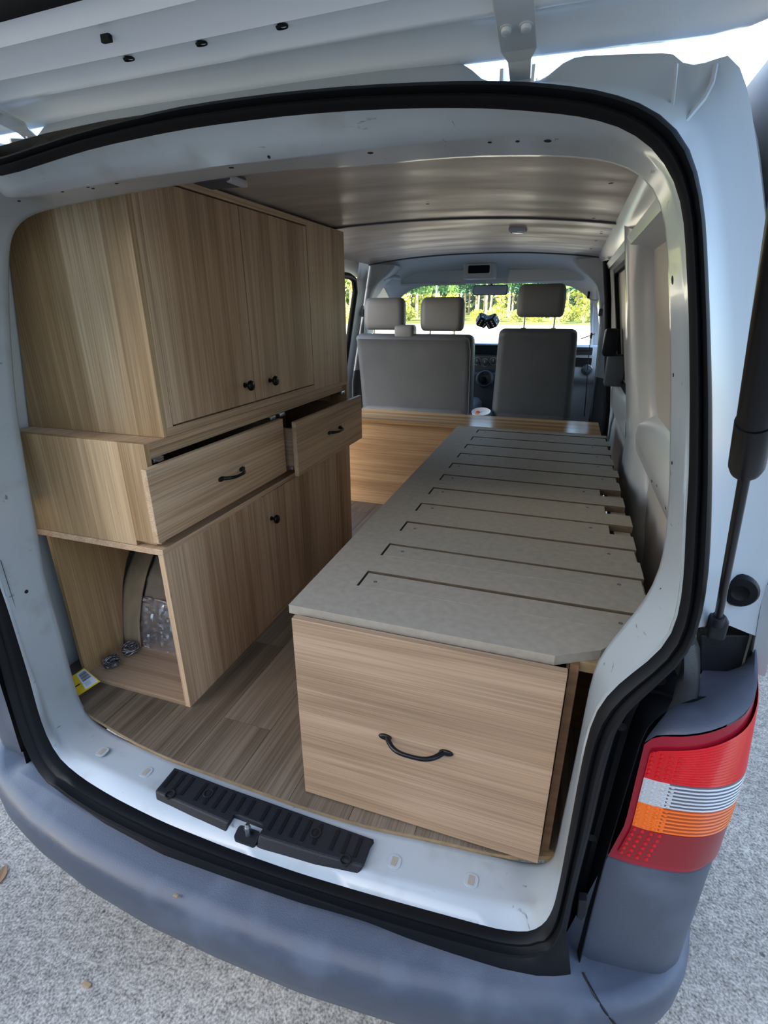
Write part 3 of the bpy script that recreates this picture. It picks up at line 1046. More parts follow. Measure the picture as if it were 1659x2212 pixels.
for u, v in ((278, 125), (435, 92), (609, 55)):
    r = ray(u, v); t = (2.0135 - CAMLOC.z) / r.z; p = CAMLOC + r * t
    g = G().lathe(p, (.1, .25, -1), [(-.004, 0), (-.003, .0055), (.002, .0060), (.003, .0075), (.0, .0085)], 14)
    g.ob('slot_hole', DARKHOLE, tg)
r = ray(230, 83); p = CAMLOC + r * ((2.016 - CAMLOC.z) / r.z)
g = G()
g.prism(rrect(-.0085, .0085, -.0035, .0035, .003), lambda a, b, t: p + Vector((a, b, t)), -.004, .004)
g.ob('slot_hole', DARKHOLE, tg)
# hinges
for hx in (.468, -.405):
    g = G()
    def hp(a, b): return lambda *_: 0
    pl_ = [(-.024, -.095, 2.002), (-.024, .030, 1.981), (-.016, .045, 1.975), (-.014, .075, 1.958), (.012, .075, 1.958), (.014, .045, 1.975), (.022, .030, 1.981), (.022, -.095, 2.002)]
    n = len(pl_)
    vs = [Vector((hx + a, b, c)) for a, b, c in pl_] + [Vector((hx + a, b, c + .005)) for a, b, c in pl_]
    g.add(vs, [(0, 1, 6, 7), (1, 2, 5, 6), (2, 3, 4, 5), (n, n + 7, n + 6, n + 1), (n + 1, n + 6, n + 5, n + 2), (n + 2, n + 5, n + 4, n + 3)] + [(i, n + i, n + (i + 1) % n, (i + 1) % n) for i in range(n)])
    hg = g.ob('hinge', PAINT_IN, van, bev=.0015)
    for a in (-.012, .011):
        g = G().lathe((hx + a, -.012, 1.988), (0, -.18, -1), [(-.002, .0085), (.0008, .0085), (.001, .0062), (.005, .0058), (.0055, .005), (.0055, 0)], 18)
        g.ob('hinge_bolt', PAINT_IN, hg, sm=True)
    g = G()
    for sx in (-.021, .019):
        g.prism([(.03, 1.925), (.095, 1.935), (.095, 1.962), (.06, 1.972), (.03, 1.965)], lambda a, b, t: Vector((hx + sx + t, a, b)), -.002, .002)
    g.tube([(hx - .022, .068, 1.957), (hx + .021, .068, 1.957)], .006, 12)
    g.ob('hinge_bracket', PAINT_IN, hg)

# ------------------------------------------------------------ gas strut
s0 = atY(1548, 1352, -.055)
s1 = atY(1596, 1075, -.22)
s2 = atY(1612, 1010, -.262)
s3 = atY(1668, 560, -.44)
dirv = (s2 - s0).normalized()
s3 = s0 + dirv * 1.0
# choose the far end along the strut's own line
TOP = .72 / abs(dirv.y)
strut = G()
a0 = s0 + dirv * .015
L_ = (s2 - s0).length
strut.tube([a0, s0 + dirv * (L_ + .05)], .0052, 14)
st_rod = strut.ob('gas_strut_rod', BLACK, van, sm=True, label='slim black rod of the gas strut')
g = G()
g.tube([s0 + dirv * (L_ - .004), s0 + dirv * (L_ + .004), s0 + dirv * (L_ + .062)], [.0125, .0145, .0145], 22)
g.tube([s0 + dirv * (L_ + .062), s0 + dirv * (L_ + .0621), s0 + dirv * TOP], [.0118, .0134, .0134], 22)
g.tube([s0 + dirv * (TOP - .01), s0 + dirv * (TOP + .03)], [.012, .008], 14)
g.ob('gas_strut_tube', BLACK, van, sm=True, label='thick black tube of the gas strut')
g = G()
g.rbox(s0.x - .012, s0.x + .012, s0.y - .011, s0.y + .011, s0.z - .018, s0.z + .016, .005, 3)
g.tube([s0 + dirv * .01, s0 + dirv * .034], [.009, .0075], 14)
sb = g.ob('gas_strut_socket', PLASTIC, van, sm=True)
g = G()
g.tube([s0 + Vector((-.030, .012, -.002)), s0 + Vector((-.012, .004, -.002))], [.0075, .006], 12)
g.ob('ball_stud', STEEL, sb, sm=True)


# ============================================================ load floor of vinyl planks
FZ = .600
EB = [RE[i] for i in range(KIDX[5] - 7, KIDX[7] + 1)]      # rear edge of the floor follows the sill
EBs = sorted([(p.x, p.y + .004) for p in EB])


def rear(x):
    if x <= EBs[0][0]: return EBs[0][1] + .02
    if x >= EBs[-1][0]: return EBs[-1][1] + .02
    for a, b in zip(EBs, EBs[1:]):
        if a[0] <= x <= b[0]:
            return a[1] + (b[1] - a[1]) * (x - a[0]) / max(1e-6, b[0] - a[0])
    return 0


xsf = [-.80, -.70, -.66, -.60, -.5, -.4, -.3, -.2, -.1, 0, .1, .2, .3, .4, .5, .58, .64, .70, .80]
g = G()
top = [Vector((x, rear(x) + .001, FZ - .001)) for x in xsf] + [Vector((.84, 3.4, FZ - .001)), Vector((-.84, 3.4, FZ - .001))]
bot = [p - Vector((0, 0, .0125)) for p in top]
n = len(top)
g.add(top + bot, [tuple(range(n)), tuple(reversed(range(n, 2 * n)))] + [(i, n + i, n + (i + 1) % n, (i + 1) % n) for i in range(n)])
floor = g.ob('floor', MDF_EDGE, kind='structure')
g = G()
g.box(-.86, .86, .1, 3.4, .50, .5865)
g.ob('metal_floor', PAINT_IN, floor)
PW, PL = .152, .92
ix = 0
xa = -.84
while xa < .83:
    xb = min(.83, xa + PW)
    yo = -.35 - (ix * .37 % 1) * PL
    k = 0
    while yo < 3.35:
        y0, y1 = yo, min(yo + PL, 3.38)
        xm = [xa + .0006 + (xb - xa - .0012) * q / 4 for q in range(5)]
        rr_ = [max(y0 + .0006, rear(x)) for x in xm]
        if y1 > max(rr_) + .02:
            lo = [Vector((x, r_, FZ + .0025)) for x, r_ in zip(xm, rr_)]
            hi = [Vector((x, y1 - .0006, FZ + .0025)) for x in xm]
            g = G()
            dn = Vector((0, 0, -.0035))
            g.add(lo + hi + [p + dn for p in lo] + [p + dn for p in hi],
                  [(i, i + 1, 6 + i, 5 + i) for i in range(4)] + [(10 + i, 11 + i, i + 1, i) for i in range(4)] + [(5 + i, 6 + i, 16 + i, 15 + i) for i in range(4)] +
                  [(0, 5, 15, 10), (4, 14, 19, 9)])
            g.ob('plank', W_FLOOR, floor)
        yo += PL
        k += 1
    xa += PW
    ix += 1
FZ = .6025

# ============================================================ walls of the load space
def wx(z, d=0.):
    return .83 + d - .19 * (z - 1.2) if z > 1.2 else .83 + d + .02 * (1.2 - z)


def wallpanel(gr, sgn, poly, d0, d1):
    """slab on the wall: poly of (y, z), from offset d0 (outer) to d1 (inner)"""
    n = len(poly)
    vs = [Vector((sgn * wx(z, d0), y, z)) for y, z in poly] + [Vector((sgn * wx(z, d1), y, z)) for y, z in poly]
    gr.add(vs, [tuple(range(n)), tuple(reversed(range(n, 2 * n)))] + [(i, (i + 1) % n, n + (i + 1) % n, n + i) for i in range(n)])
    return gr


def rp(y0, y1, z0, z1, r=.05, n=4): return rrect(y0, y1, z0, z1, r, n)


g = G()
zz = [.59, .8, 1.0, 1.2, 1.35, 1.5, 1.65, 1.8, 1.96]
g.grid([[Vector((wx(z, .075), y, z)) for z in zz] for y in (.05, .6, 1.2, 1.8, 2.4, 2.62)])
wr = g.ob('wall_right', PANEL_IN, kind='structure')
# window blanks pressed into the wall skin
g = G(); wallpanel(g, 1, rp(.20, 1.075, 1.345, 1.86, .07), .075, .068); g.ob('window_blank', PANEL_IN, wr, bev=.006)
g = G(); wallpanel(g, 1, rp(1.50, 2.22, 1.33, 1.84, .06), .075, .055); g.ob('window_blank', PANEL_IN, wr, bev=.006)
# posts
def post(name, ya0, ya1, yb0, yb1, z0=.98, z1=1.93, d=0.0, m=PAINT_IN, skew=0):
    """slanting box post: outer edges ya.., inner face yb.."""
    g = G()
    rows = []
    for i in range(13):
        z = z0 + (z1 - z0) * i / 12
        f = (z - 1.2) / .7
        k = skew * (1 - f)
        fl = .10 * max(0, (z - 1.80) / .13) ** 2 + .16 * max(0, (1.42 - z) / .35) ** 2 * (1 if z > 1.07 else 1)
        rows.append([Vector((wx(z, .075), ya0 - fl, z)), Vector((wx(z, .068), ya0 - fl, z)), Vector((wx(z, .03), yb0 - fl * .5, z)), Vector((wx(z, d + .006), yb0 + .03, z)),
                     Vector((wx(z, d), yb0 + .06, z)), Vector((wx(z, d), yb1 + k - .015, z)), Vector((wx(z, d + .004), yb1 + k, z)), Vector((wx(z, .04), yb1 + k + .01, z)), Vector((wx(z, .075), ya1 + k, z))])
    g.grid(rows)
    return g.ob(name, m, wr, sm=True, ang=60)


post('door_post', 1.10, 1.30, 1.12, 1.20, z0=.70, skew=.22)
post('door_post', 2.30, 2.60, 2.34, 2.5, z0=.70)
# belt rail with its sloping ledge
g = G()
rows = []
for y in (.10, .3, .6, .9, 1.05, 1.15):
    rows.append([Vector((wx(1.36, .075), y, 1.36)), Vector((wx(1.345, .06), y, 1.345)), Vector((wx(1.31, .02), y, 1.31)), Vector((wx(1.27, .008), y, 1.27)), Vector((wx(1.215, .010), y, 1.215)), Vector((wx(1.20, .03), y, 1.20)), Vector((wx(1.195, .075), y, 1.195))])
g.grid(rows)
g.ob('belt_rail', PAINT_IN, wr, sm=True, ang=60)
g = G()
rows = []
for y in (1.45, 1.7, 2.0, 2.36):
    rows.append([Vector((wx(1.33, .075), y, 1.33)), Vector((wx(1.32, .05), y, 1.32)), Vector((wx(1.295, .012), y, 1.295)), Vector((wx(1.25, .004), y, 1.25)), Vector((wx(1.17, .004), y, 1.17)), Vector((wx(1.16, .03), y, 1.16)), Vector((wx(1.155, .075), y, 1.155))])
g.grid(rows)
g.ob('belt_rail', PAINT_IN, wr, sm=True, ang=60)
# lower skins below the belt
g = G(); wallpanel(g, 1, rp(.12, 1.02, .75, 1.195, .03), .075, .045); g.ob('lower_panel', PANEL_IN, wr, bev=.004)
g = G(); wallpanel(g, 1, rp(1.42, 2.34, .75, 1.15, .03), .075, .03); g.ob('lower_panel', PANEL_IN, wr, bev=.004)
g = G(); wallpanel(g, 1, [(.62, 1.196), (1.0, 1.196), (1.0, 1.203), (.62, 1.203)], .05, .024); g.ob('panel_slot', DARKHOLE, wr)
for y, z in ((.62, 1.25), (.72, 1.232), (.78, 1.17), (.66, 1.17), (.9, 1.16), (.48, 1.24)):
    g = G(); wallpanel(g, 1, rrect(y - .006, y + .006, z - .003, z + .003, .003, 2), .05, .0085 if z > 1.2 else .0435); g.ob('wall_hole', DARKHOLE, wr)
# roof rail: glossy bent sheet between wall and ceiling
g = G()
rows = []
for y in (.25, .5, .8, 1.2, 1.6, 2.0, 2.62):
    rows.append([Vector((wx(1.83, .075), y, 1.83)), Vector((wx(1.85, .055), y, 1.85)), Vector((wx(1.862, .012), y, 1.862)), Vector((wx(1.885, .004), y, 1.885)), Vector((wx(1.90, .020), y, 1.900)),
                 Vector((wx(1.915, .006), y, 1.912)), Vector((wx(1.93, -.012), y, 1.935)), Vector((wx(1.945, -.022), y, 1.957))])
g.grid(rows)
g.ob('roof_rail', PAINT_IN, wr, sm=True, ang=35)
# second window: black rubber frame and the sliding-door lock block
g = G()
fr = rp(1.46, 2.27, 1.31, 1.865, .06)
fi = rp(1.49, 2.20, 1.335, 1.835, .05)
n = len(fr)
g.add([Vector((wx(z, .052), y, z)) for y, z in fr] + [Vector((wx(z, .034), y, z)) for y, z in fr] + [Vector((wx(z, .034), y, z)) for y, z in fi] + [Vector((wx(z, .052), y, z)) for y, z in fi],
      [(a * n + i, a * n + (i + 1) % n, (a + 1) * n + (i + 1) % n, (a + 1) * n + i) for a in range(3) for i in range(n)])
g.ob('window_rubber', RUBBER, wr)
g = G()
g.rbox(.735, .80, 2.06, 2.16, 1.455, 1.585, .014)
lk = g.ob('door_lock', TRIMBLK, wr, sm=True, label='black plastic lock block on the door post')
g = G()
g.rbox(.765, .85, 2.07, 2.18, 1.31, 1.46, .008)
g.ob('lock_plate', TRIMDK, lk, sm=True)
g = G()
g.tube([(.70, 2.27, 1.90), (.735, 2.27, 1.72), (.775, 2.28, 1.45), (.815, 2.3, 1.15), (.83, 2.32, .9), (.83, 2.32, .62)], .017, 10)
g.ob('door_rubber', RUBBER, wr, sm=True)

# left wall behind the cabinets, with the open sliding-door hole further forward
g = G()
g.grid([[Vector((-wx(z, .01), y, z)) for z in zz] for y in (.05, .5, .9, 1.36)])
wl = g.ob('wall_left', PAINT_IN, kind='structure')
g = G()
g.grid([[Vector((-wx(z, .01), y, z)) for z in (1.86, 1.9, 1.96)] for y in (1.36, 2.0, 2.62)])
g.ob('roof_rail', PAINT_IN, wl)
g = G()
g.grid([[Vector((-wx(z, .01), y, z)) for z in zz] for y in (2.44, 2.50, 2.62)])
g.ob('door_post', TRIM, wl)
g = G()
g.tube([(-wx(.62, .005), 2.43, .62), (-wx(1.2, .005), 2.43, 1.2), (-wx(1.5, .005), 2.43, 1.5), (-wx(1.78, .005), 2.43, 1.78), (-wx(1.85, .005), 2.38, 1.845), (-wx(1.86, .005), 2.30, 1.86), (-wx(1.86, .005), 1.4, 1.86)], .018, 10)
g.ob('door_rubber', RUBBER, wl, sm=True)
g = G()
for y, z in ((.125, 1.64), (.13, 1.475)):
    g.lathe((-wx(z, .004), y, z), (1, 0, .1), [(0, .005), (.004, .005), (.004, 0)], 10)
g.ob('wall_hole', DARKHOLE, wl)

# ============================================================ ceiling: bowed panels
def zc(x, y=1.3): return 1.988 - .045 * (abs(x) / .7) ** 2.2


def bowed(y0, y1, th=.004, x0=-.70, x1=.70, ny=6):
    g = G()
    for dz in (0, th):
        g.grid([[Vector((x0 + (x1 - x0) * i / 24, y0 + (y1 - y0) * j / ny, zc(x0 + (x1 - x0) * i / 24) + dz)) for i in range(25)] for j in range(ny + 1)])
    return g


ceiling = bowed(.42, 2.62, .012).ob('ceiling', PAINT_IN, kind='structure')
for o_ in (ceiling,):
    o_.location.z = .008
bowed(.42, 1.318).ob('ceiling_panel', CEIL, ceiling, sm=True)
bowed(1.328, 2.605).ob('ceiling_panel', CEIL, ceiling, sm=True)
for c_ in ceiling.children: c_.location.z = -.008
g = G()
g.grid([[Vector((-.70 + 1.4 * i / 24, y, zc(-.70 + 1.4 * i / 24) + dz)) for i in range(25)] for y, dz in ((1.308, -.001), (1.312, -.005), (1.330, -.005), (1.336, -.001))])
o_ = g.ob('panel_joint', TRIMDK, ceiling, sm=True); o_.location.z = -.008
g = G()
g.grid([[Vector((-.70 + 1.4 * i / 24, y, zc(-.70 + 1.4 * i / 24) + dz)) for i in range(25)] for y, dz in ((2.60, -.001), (2.605, -.006), (2.625, -.006), (2.63, .004))])
o_ = g.ob('panel_joint', TRIMDK, ceiling, sm=True); o_.location.z = -.008
for x, y in ((.1, 1.0), (.62, .7), (.60, 1.24), (.64, 1.6), (.63, 1.85), (.62, 2.2)):
    g = G().lathe((x, y, zc(x) - .003), (0, 0, -1), [(0, .006), (.001, .005), (.001, 0)], 10)
    o_ = g.ob('panel_screw', TRIMDK, ceiling); o_.location.z = -.008

t = thing('dome_light', 'small chrome edged dome light on the ceiling near the second panel joint', 'light', (.322, 1.60, zc(.322) - .016))
g = G(); g.rbox(.287, .357, 1.57, 1.63, zc(.32) - .014, zc(.32) + .002, .006); g.ob('housing', TRIM, t, sm=True)
g = G(); g.rbox(.296, .348, 1.578, 1.612, zc(.32) - .020, zc(.32) - .012, .004); g.ob('diffuser', CHROME, t, sm=True)
t = thing('rear_dome_light', 'dark lens dome light above the tall cupboard at the rear', 'light', (-.29, .46, zc(-.29) - .02))
g = G(); g.rbox(-.345, -.235, .425, .505, zc(-.29) - .02, zc(-.29) + .002, .008); g.ob('housing', TRIMDK, t, sm=True)
g = G(); g.rbox(-.25, -.232, .43, .50, zc(-.29) - .022, zc(-.29) - .006, .004); g.ob('diffuser', TRIM, t, sm=True)


# ============================================================ fittings
def knob(x, y, z, parent):
    g = G().lathe((x, y, z), (1, 0, 0), [(0, .0), (0, .0075), (.003, .0075), (.004, .0055), (.013, .0045), (.016, .008), (.019, .0145), (.0225, .0160), (.026, .0145), (.0285, .0135), (.030, .009), (.031, 0)], 22)
    return g.ob('knob', BLACK, parent, sm=True, ang=50)


def pull(c, span, out, along, parent, r=.0042, lift=.026, drop=0):
    """bow handle with flared feet; c centre on the face, along/out unit vectors"""
    c, a, o = Vector(c), Vector(along), Vector(out)
    up = o.cross(a)
    pts, R = [], []
    for i in range(17):
        t = -1 + 2 * i / 16
        h = lift * (1 - abs(t) ** 3.2) + .004
        pts.append(c + a * (t * span * .5) + o * h)
        R.append(r * (1.0 + .35 * abs(t) ** 2))
    g = G().tube(pts, R, 10)
    for s in (-1, 1):
        bm = bmesh.new()
        bmesh.ops.create_uvsphere(bm, u_segments=12, v_segments=8, radius=1)
        M = Matrix.Translation(c + a * (s * (span * .5 + .006)) + o * .002)
        B = Matrix((a * .015, up * .0075, o * .005)).transposed().to_4x4()
        g.bm(bm, M @ B)
    return g.ob('handle', BLACK, parent, sm=True, ang=60)


# ============================================================ tall cupboard (top tier)
XF = -.345
cup = thing('wall_cupboard', 'tall oak veneer wall cupboard with two doors and black knobs under the ceiling', 'cupboard', (-.55, .78, 1.383))
g = G()
prof_ = [(-.345, 1.383), (-.345, 1.968), (-.55, 1.962), (-.665, 1.93), (-.712, 1.83), (-.755, 1.6), (-.797, 1.383)]
g.prism([(a, b) for a, b in prof_], lambda a, b, t: Vector((a, t, b)), .200, .216)
g.ob('end_panel', W_VX, cup, bev=.001)
g = G()
g.prism([(a, b) for a, b in prof_], lambda a, b, t: Vector((a, t, b)), 1.354, 1.37)
g.ob('far_end_panel', W_VX, cup, bev=.001)
g = G(); g.rbox(XF - .016, XF, .2165, 1.354, 1.383, 1.404, .001); g.ob('bottom_rail', W_H, cup)
g = G(); g.rbox(XF - .016, XF, .2165, 1.354, 1.950, 1.968, .001); g.ob('top_rail', W_H, cup)
g = G(); g.rbox(XF - .016, XF + .0005, .2165, .236, 1.404, 1.950, .001); g.ob('stile', W_V, cup)
g = G(); g.box(-.78, XF - .02, .22, 1.35, 1.383, 1.399); g.ob('bottom_board', W_H, cup)
d1 = G().rbox(XF - .016, XF - .0005, .2395, .6205, 1.4075, 1.946, .0012).ob('door', W_V, cup)
d2 = G().rbox(XF - .016, XF - .0005, .6250, 1.0335, 1.4075, 1.946, .0012).ob('door', W_V, cup)
knob(XF - .001, .567, 1.463, d1)
knob(XF - .001, .712, 1.460, d2)
G().rbox(XF - .016, XF + .001, 1.037, 1.356, 1.384, 1.966, .001).ob('front_panel', W_V, cup)
G().box(-.78, -.70, .22, 1.35, 1.40, 1.46).ob('back_cleat', W_H, cup)

# ============================================================ drawer unit (middle tier)
du = thing('drawer_unit', 'oak veneer drawer unit with two drawers standing open beneath the tall cupboard', 'drawers', (-.55, .75, 1.110))
g = G()
g.prism([(-.345, 1.124), (-.345, 1.383), (-.80, 1.383), (-.775, 1.1105), (-.425, 1.1105), (-.425, 1.124)], lambda a, b, t: Vector((a, t, b)), .130, .146)
g.ob('end_panel', W_VX, du, bev=.001)
G().rbox(XF - .36, XF, 1.354, 1.37, 1.1105, 1.382, .001).ob('far_end_panel', W_VX, du)
G().rbox(-.79, XF, .1465, 1.354, 1.366, 1.3825, .001).ob('top_board', W_H, du)
G().rbox(-.79, XF - .03, .1465, 1.354, 1.1105, 1.124, .001).ob('bottom_board', W_H, du)
G().rbox(XF - .030, XF - .016, .1465, 1.354, 1.338, 1.366, .001).ob('rail', W_H, du)
G().box(-.775, -.765, .1465, 1.354, 1.124, 1.366).ob('back_board', W_DARK, du)
G().rbox(-.70, XF - .02, .742, .758, 1.124, 1.366, .001).ob('divider', W_VX, du)
for y in (.175, .722, .785, 1.325):
    g = G()
    g.rbox(XF - .05, XF - .004, y - .018, y + .018, 1.329, 1.340, .002)
    g.box(XF - .05, XF + .002, y - .008, y + .008, 1.331, 1.336)
    g.ob('drawer_runner', STEEL, du)


def drawer(xf, y0, y1, z0, z1, hy, hz):
    dr = G().rbox(xf - .016, xf, y0, y1, z0, z1, .0012).ob('drawer', W_H, du)
    g = G()
    ya, yb = max(y0 + .022, .162), min(y1, 1.354) - .024
    g.box(xf - .38, xf - .016, ya, ya + .014, z0 + .02, z1 - .03)
    g.box(xf - .38, xf - .016, yb - .014, yb, z0 + .02, z1 - .03)
    g.box(xf - .38, xf - .366, ya, yb, z0 + .02, z1 - .03)
    g.ob('drawer_box', W_HX, dr)
    G().box(xf - .38, xf - .016, ya, yb, z0 + .016, z0 + .022).ob('drawer_bottom', W_HX, dr)
    for q in (ya - .011, yb + .001):
        G().rbox(xf - .34, xf - .03, q, q + .010, z0 + .018, z0 + .030, .001).ob('runner', STEEL, dr)
    pull((xf, hy, hz), .092, (1, 0, 0), (0, 1, 0), dr)
    return dr


drawer(-.322, .100, .737, 1.142, 1.331, .420, 1.228)
drawer(-.275, .739, 1.356, 1.128, 1.321, 1.055, 1.228)

# ============================================================ base cabinet (bottom tier)
bc = thing('base_cabinet', 'low oak veneer base cabinet with an open rear end beside the aisle', 'cabinet', (-.55, .75, FZ))
g = G()
g.prism([(-.343, 1.0925), (-.343, 1.1095), (-.785, 1.1095), (-.775, 1.0925)], lambda a, b, t: Vector((a, t, b)), .128, 1.37)
g.ob('top_board', W_H, bc, bev=.001)
G().rbox(-.76, XF - .018, .130, 1.354, FZ, .617, .001).ob('bottom_board', W_HX, bc)
G().rbox(XF - .0175, XF, .130, .598, FZ, 1.092, .001).ob('front_panel', W_V, bc)
dd = G().rbox(XF - .0175, XF - .0005, .6005, .931, FZ + .018, 1.089, .001).ob('door', W_V, bc)
knob(XF - .001, .647, .995, dd)
G().rbox(XF - .0175, XF, .9335, 1.37, FZ, 1.092, .001).ob('front_panel', W_V, bc)
G().box(XF - .0175, XF - .002, .6005, .931, FZ, FZ + .016).ob('plinth', W_H, bc)
# side panel against the wall with its cut-out round the wheel arch
arc = [(.285 + .155 * math.sin(a) * 1.0 + .10 * (1 - math.cos(a)), .617 + .44 * math.sin(a)) for a in [math.radians(q) for q in (0, 15, 30, 45, 60, 75, 90)]]
g = G()
poly = [(.132, .617), (.285, .617)] + [(.295, .68), (.312, .76), (.335, .84), (.365, .90), (.41, .96), (.47, 1.0), (.56, 1.02), (.8, 1.02)] + [(1.3, 1.02), (1.3, 1.0925), (.132, 1.0925)]
g.prism(poly, lambda a, b, t: Vector((t, a, b)), -.748, -.736)
g.ob('side_panel', W_VX, bc)
g = G(); g.box(-.736, XF - .02, 1.34, 1.354, .617, 1.0925); g.ob('far_end_panel', W_VX, bc)

# insulated wheel arch inside the open end
wa = thing('wheel_arch_insulation', 'crumpled silver foil insulation over the wheel arch inside the open cabinet', 'insulation', (-.66, .5, .617))


def arch(x0, x1, r, a0, a1, n=18, m=10, noise=0., cy=.76, cz_=.600, seed=1):
    rnd = random.Random(seed)
    rows = []
    for i in range(n + 1):
        a = math.radians(a0 + (a1 - a0) * i / n)
        row = []
        for j in range(m + 1):
            x = x0 + (x1 - x0) * j / m
            rr_ = r + rnd.uniform(-noise, noise)
            row.append(Vector((x + rnd.uniform(-noise, noise) * .5, cy - math.cos(a) * rr_ * 1.02, max(.618, cz_ + math.sin(a) * rr_))))
        rows.append(row)
    return rows


G().grid(arch(-.75, -.672, .455, 2, 75, noise=.0015, seed=3)).ob('cardboard_strip', CARD, wa, sm=True, solid=.004)
G().grid(arch(-.69, -.50, .445, 0, 25, 26, 24, .0026, seed=5)).ob('foil_sheet', FOIL, wa, sm=True, ang=25, solid=.003)
G().grid(arch(-.68, -.46, .437, 24, 60, 22, 16, .006, seed=8)).ob('fabric_wad', WAD, wa, sm=True, solid=.006)
G().grid(arch(-.80, -.45, .405, 0, 150)).ob('arch_sheet', PAINT_IN, wa, sm=True)
g = G(); g.box(-.46, -.452, .40, 1.1, .618, .95); g.ob('arch_cheek', W_DARK, wa)


# steel wool scourers
def scourer(c, seed, label):
    rnd = random.Random(seed)
    t = thing('steel_scourer', label, 'scourer', c, group=None)
    for k in range(5):
        g = G()
        pts = []
        ph, th = rnd.uniform(0, 6), rnd.uniform(0, 6)
        for i in range(110):
            ph += rnd.uniform(.25, .75); th += rnd.uniform(.1, .4)
            r = .0265 * (.72 + .28 * math.sin(i * .7 + k)) + rnd.uniform(-.002, .002)
            pts.append(Vector(c) + Vector((r * math.cos(ph) * math.cos(th), r * math.sin(ph) * 1.0, .0200 + r * .68 * math.sin(th) * math.cos(ph * .5))))
        g.tube(pts, .0011, 4)
        o = g.ob('wire_coil', WOOL, t, sm=True)
    return t


scourer((-.688, .188, .6175), 3, 'shiny steel wool scourer lying nearest the yellow card')
scourer((-.683, .262, .6175), 9, 'shiny steel wool scourer lying further in near the foil')
# yellow product card
cdm = thing('packaging_card', 'yellow and white packaging card with a barcode leaning by the left sill', 'card', (-.68, .075, .604))
p00, p10, p11, p01 = Vector((-.655, .020, .6055)), Vector((-.640, .105, .606)), Vector((-.715, .158, .628)), Vector((-.722, .060, .622))
q0, q1, q2, q3 = atY(168, 1504, .052), atY(217, 1472, .104), atY(182, 1443, .124), atY(153, 1463, .085)
def cardpt(a, b): return (q0.lerp(q1, a)).lerp(q3.lerp(q2, a), b)
def cardslab(a0, a1, b0, b1, h0, h1):
    nrm = (q1 - q0).cross(q3 - q0).normalized()
    vs = [cardpt(a, b) + nrm * h for h in (h0, h1) for a, b in ((a0, b0), (a1, b0), (a1, b1), (a0, b1))]
    return G().add(vs, [(0, 1, 2, 3), (4, 7, 6, 5), (0, 4, 5, 1), (1, 5, 6, 2), (2, 6, 7, 3), (3, 7, 4, 0)])
cardslab(0, 1, 0, 1, 0, .0012).ob('card_sheet', YELLOW, cdm)
cardslab(.38, .96, .06, .94, .0012, .0017).ob('white_label', WHITECARD, cdm)
for k in range(9):
    b0 = .44 + .05 * k
    cardslab(.46, .90, b0, b0 + (.022 if k % 3 else .034), .0017, .002).ob('barcode_bar', TRIMDK, cdm)
cardslab(.46, .72, .14, .36, .0017, .0019).ob('grey_print', TRIM, cdm)
cardslab(.05, .30, .42, .47, .0012, .0016).ob('black_print', BLACK, cdm)

# ============================================================ slatted bed over a drawer
BZ = 1.105
bed = thing('bed_platform', 'fawn board bed platform with interlocking slats running along the right wall', 'bed', (.42, .95, FZ))
S0, SP, SW = .128, .160, .074
g = G()
TH = .020
xl = .082
# comb board: spine + fingers as one outline
out = [(xl, .012), (xl - .002, .006 + .012), ]
poly = [(xl, .008), (.612, .008), (.690, .052), (.725, .10), (.725, S0)]
for k in range(11):
    a = S0 + SP * k
    b = a + SW
    e = .797 if k not in () else .79
    poly += [(.186, a), (.186, b)]
    nx = S0 + SP * (k + 1) if k < 10 else 1.855
    xe = .798 + (.004 if k % 3 == 0 else -.003)
    poly += [(xe, b), (xe, nx)]
poly += [(xl - .012, 1.855)]
poly = [p for i, p in enumerate(poly) if i == 0 or p != poly[i - 1]]
bm = bmesh.new()
vs = [bm.verts.new((x, y, BZ)) for x, y in poly]
f = bm.faces.new(vs)
r_ = bmesh.ops.extrude_face_region(bm, geom=[f])
for e in r_['geom']:
    if isinstance(e, bmesh.types.BMVert): e.co.z -= TH
bmesh.ops.triangulate(bm, faces=[f_ for f_ in bm.faces if len(f_.verts) > 4])
g.bm(bm)
def slotfaces(o, test):
    o.data.materials.append(MDF_SLOT)
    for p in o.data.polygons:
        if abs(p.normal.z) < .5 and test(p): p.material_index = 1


slotfaces(g.ob('comb_board', MDF, bed), lambda p: p.center.y + FZ * 0 > -.84)
rnd = random.Random(4)
for k in range(11):
    a = S0 + SP * k
    x1 = {3: .738, 4: .735, 5: .728}.get(k, .790 + rnd.uniform(-.004, .002))
    y0 = a + .0026 + (.0014 if k % 2 else 0)
    y1 = a + SW - .0085 + (.0016 if k % 2 else 0)
    s = G().rbox(.1905, x1, y0, y1, BZ - TH, BZ - .0012, .0008, 1).ob('slat', MDF, bed)
    slotfaces(s, lambda p: True)
    for x in (.222 + rnd.uniform(-.004, .012), x1 - .055 + rnd.uniform(-.01, .01)):
        yc = (y0 + y1) / 2 + rnd.uniform(-.006, .006)
        gg = G().lathe((x, yc, BZ - .0010), (0, 0, 1), [(0, .0046), (.0006, .0040), (.0006, .0022), (-.0006, .0012), (-.0006, 0)], 12)
        gg.ob('screw', TRIMDK, s)
for x0, x1 in ((.70, .742), (.755, .798), (.20, .242)):
    G().rbox(x0, x1, .10, 1.85, BZ - TH - .034, BZ - TH - .0005, .001).ob('support_rail', MDF, bed)
G().rbox(.092, .108, .02, 1.85, FZ, BZ - TH - .0005, .001).ob('aisle_panel', W_HX, bed)
G().rbox(.640, .656, .02, 1.85, FZ, BZ - TH - .0005, .001).ob('inner_panel', W_DARK, bed)
G().rbox(.656, .80, .40, .412, FZ, BZ - TH - .04, .001).ob('wheel_box_panel', W_DARK, bed)
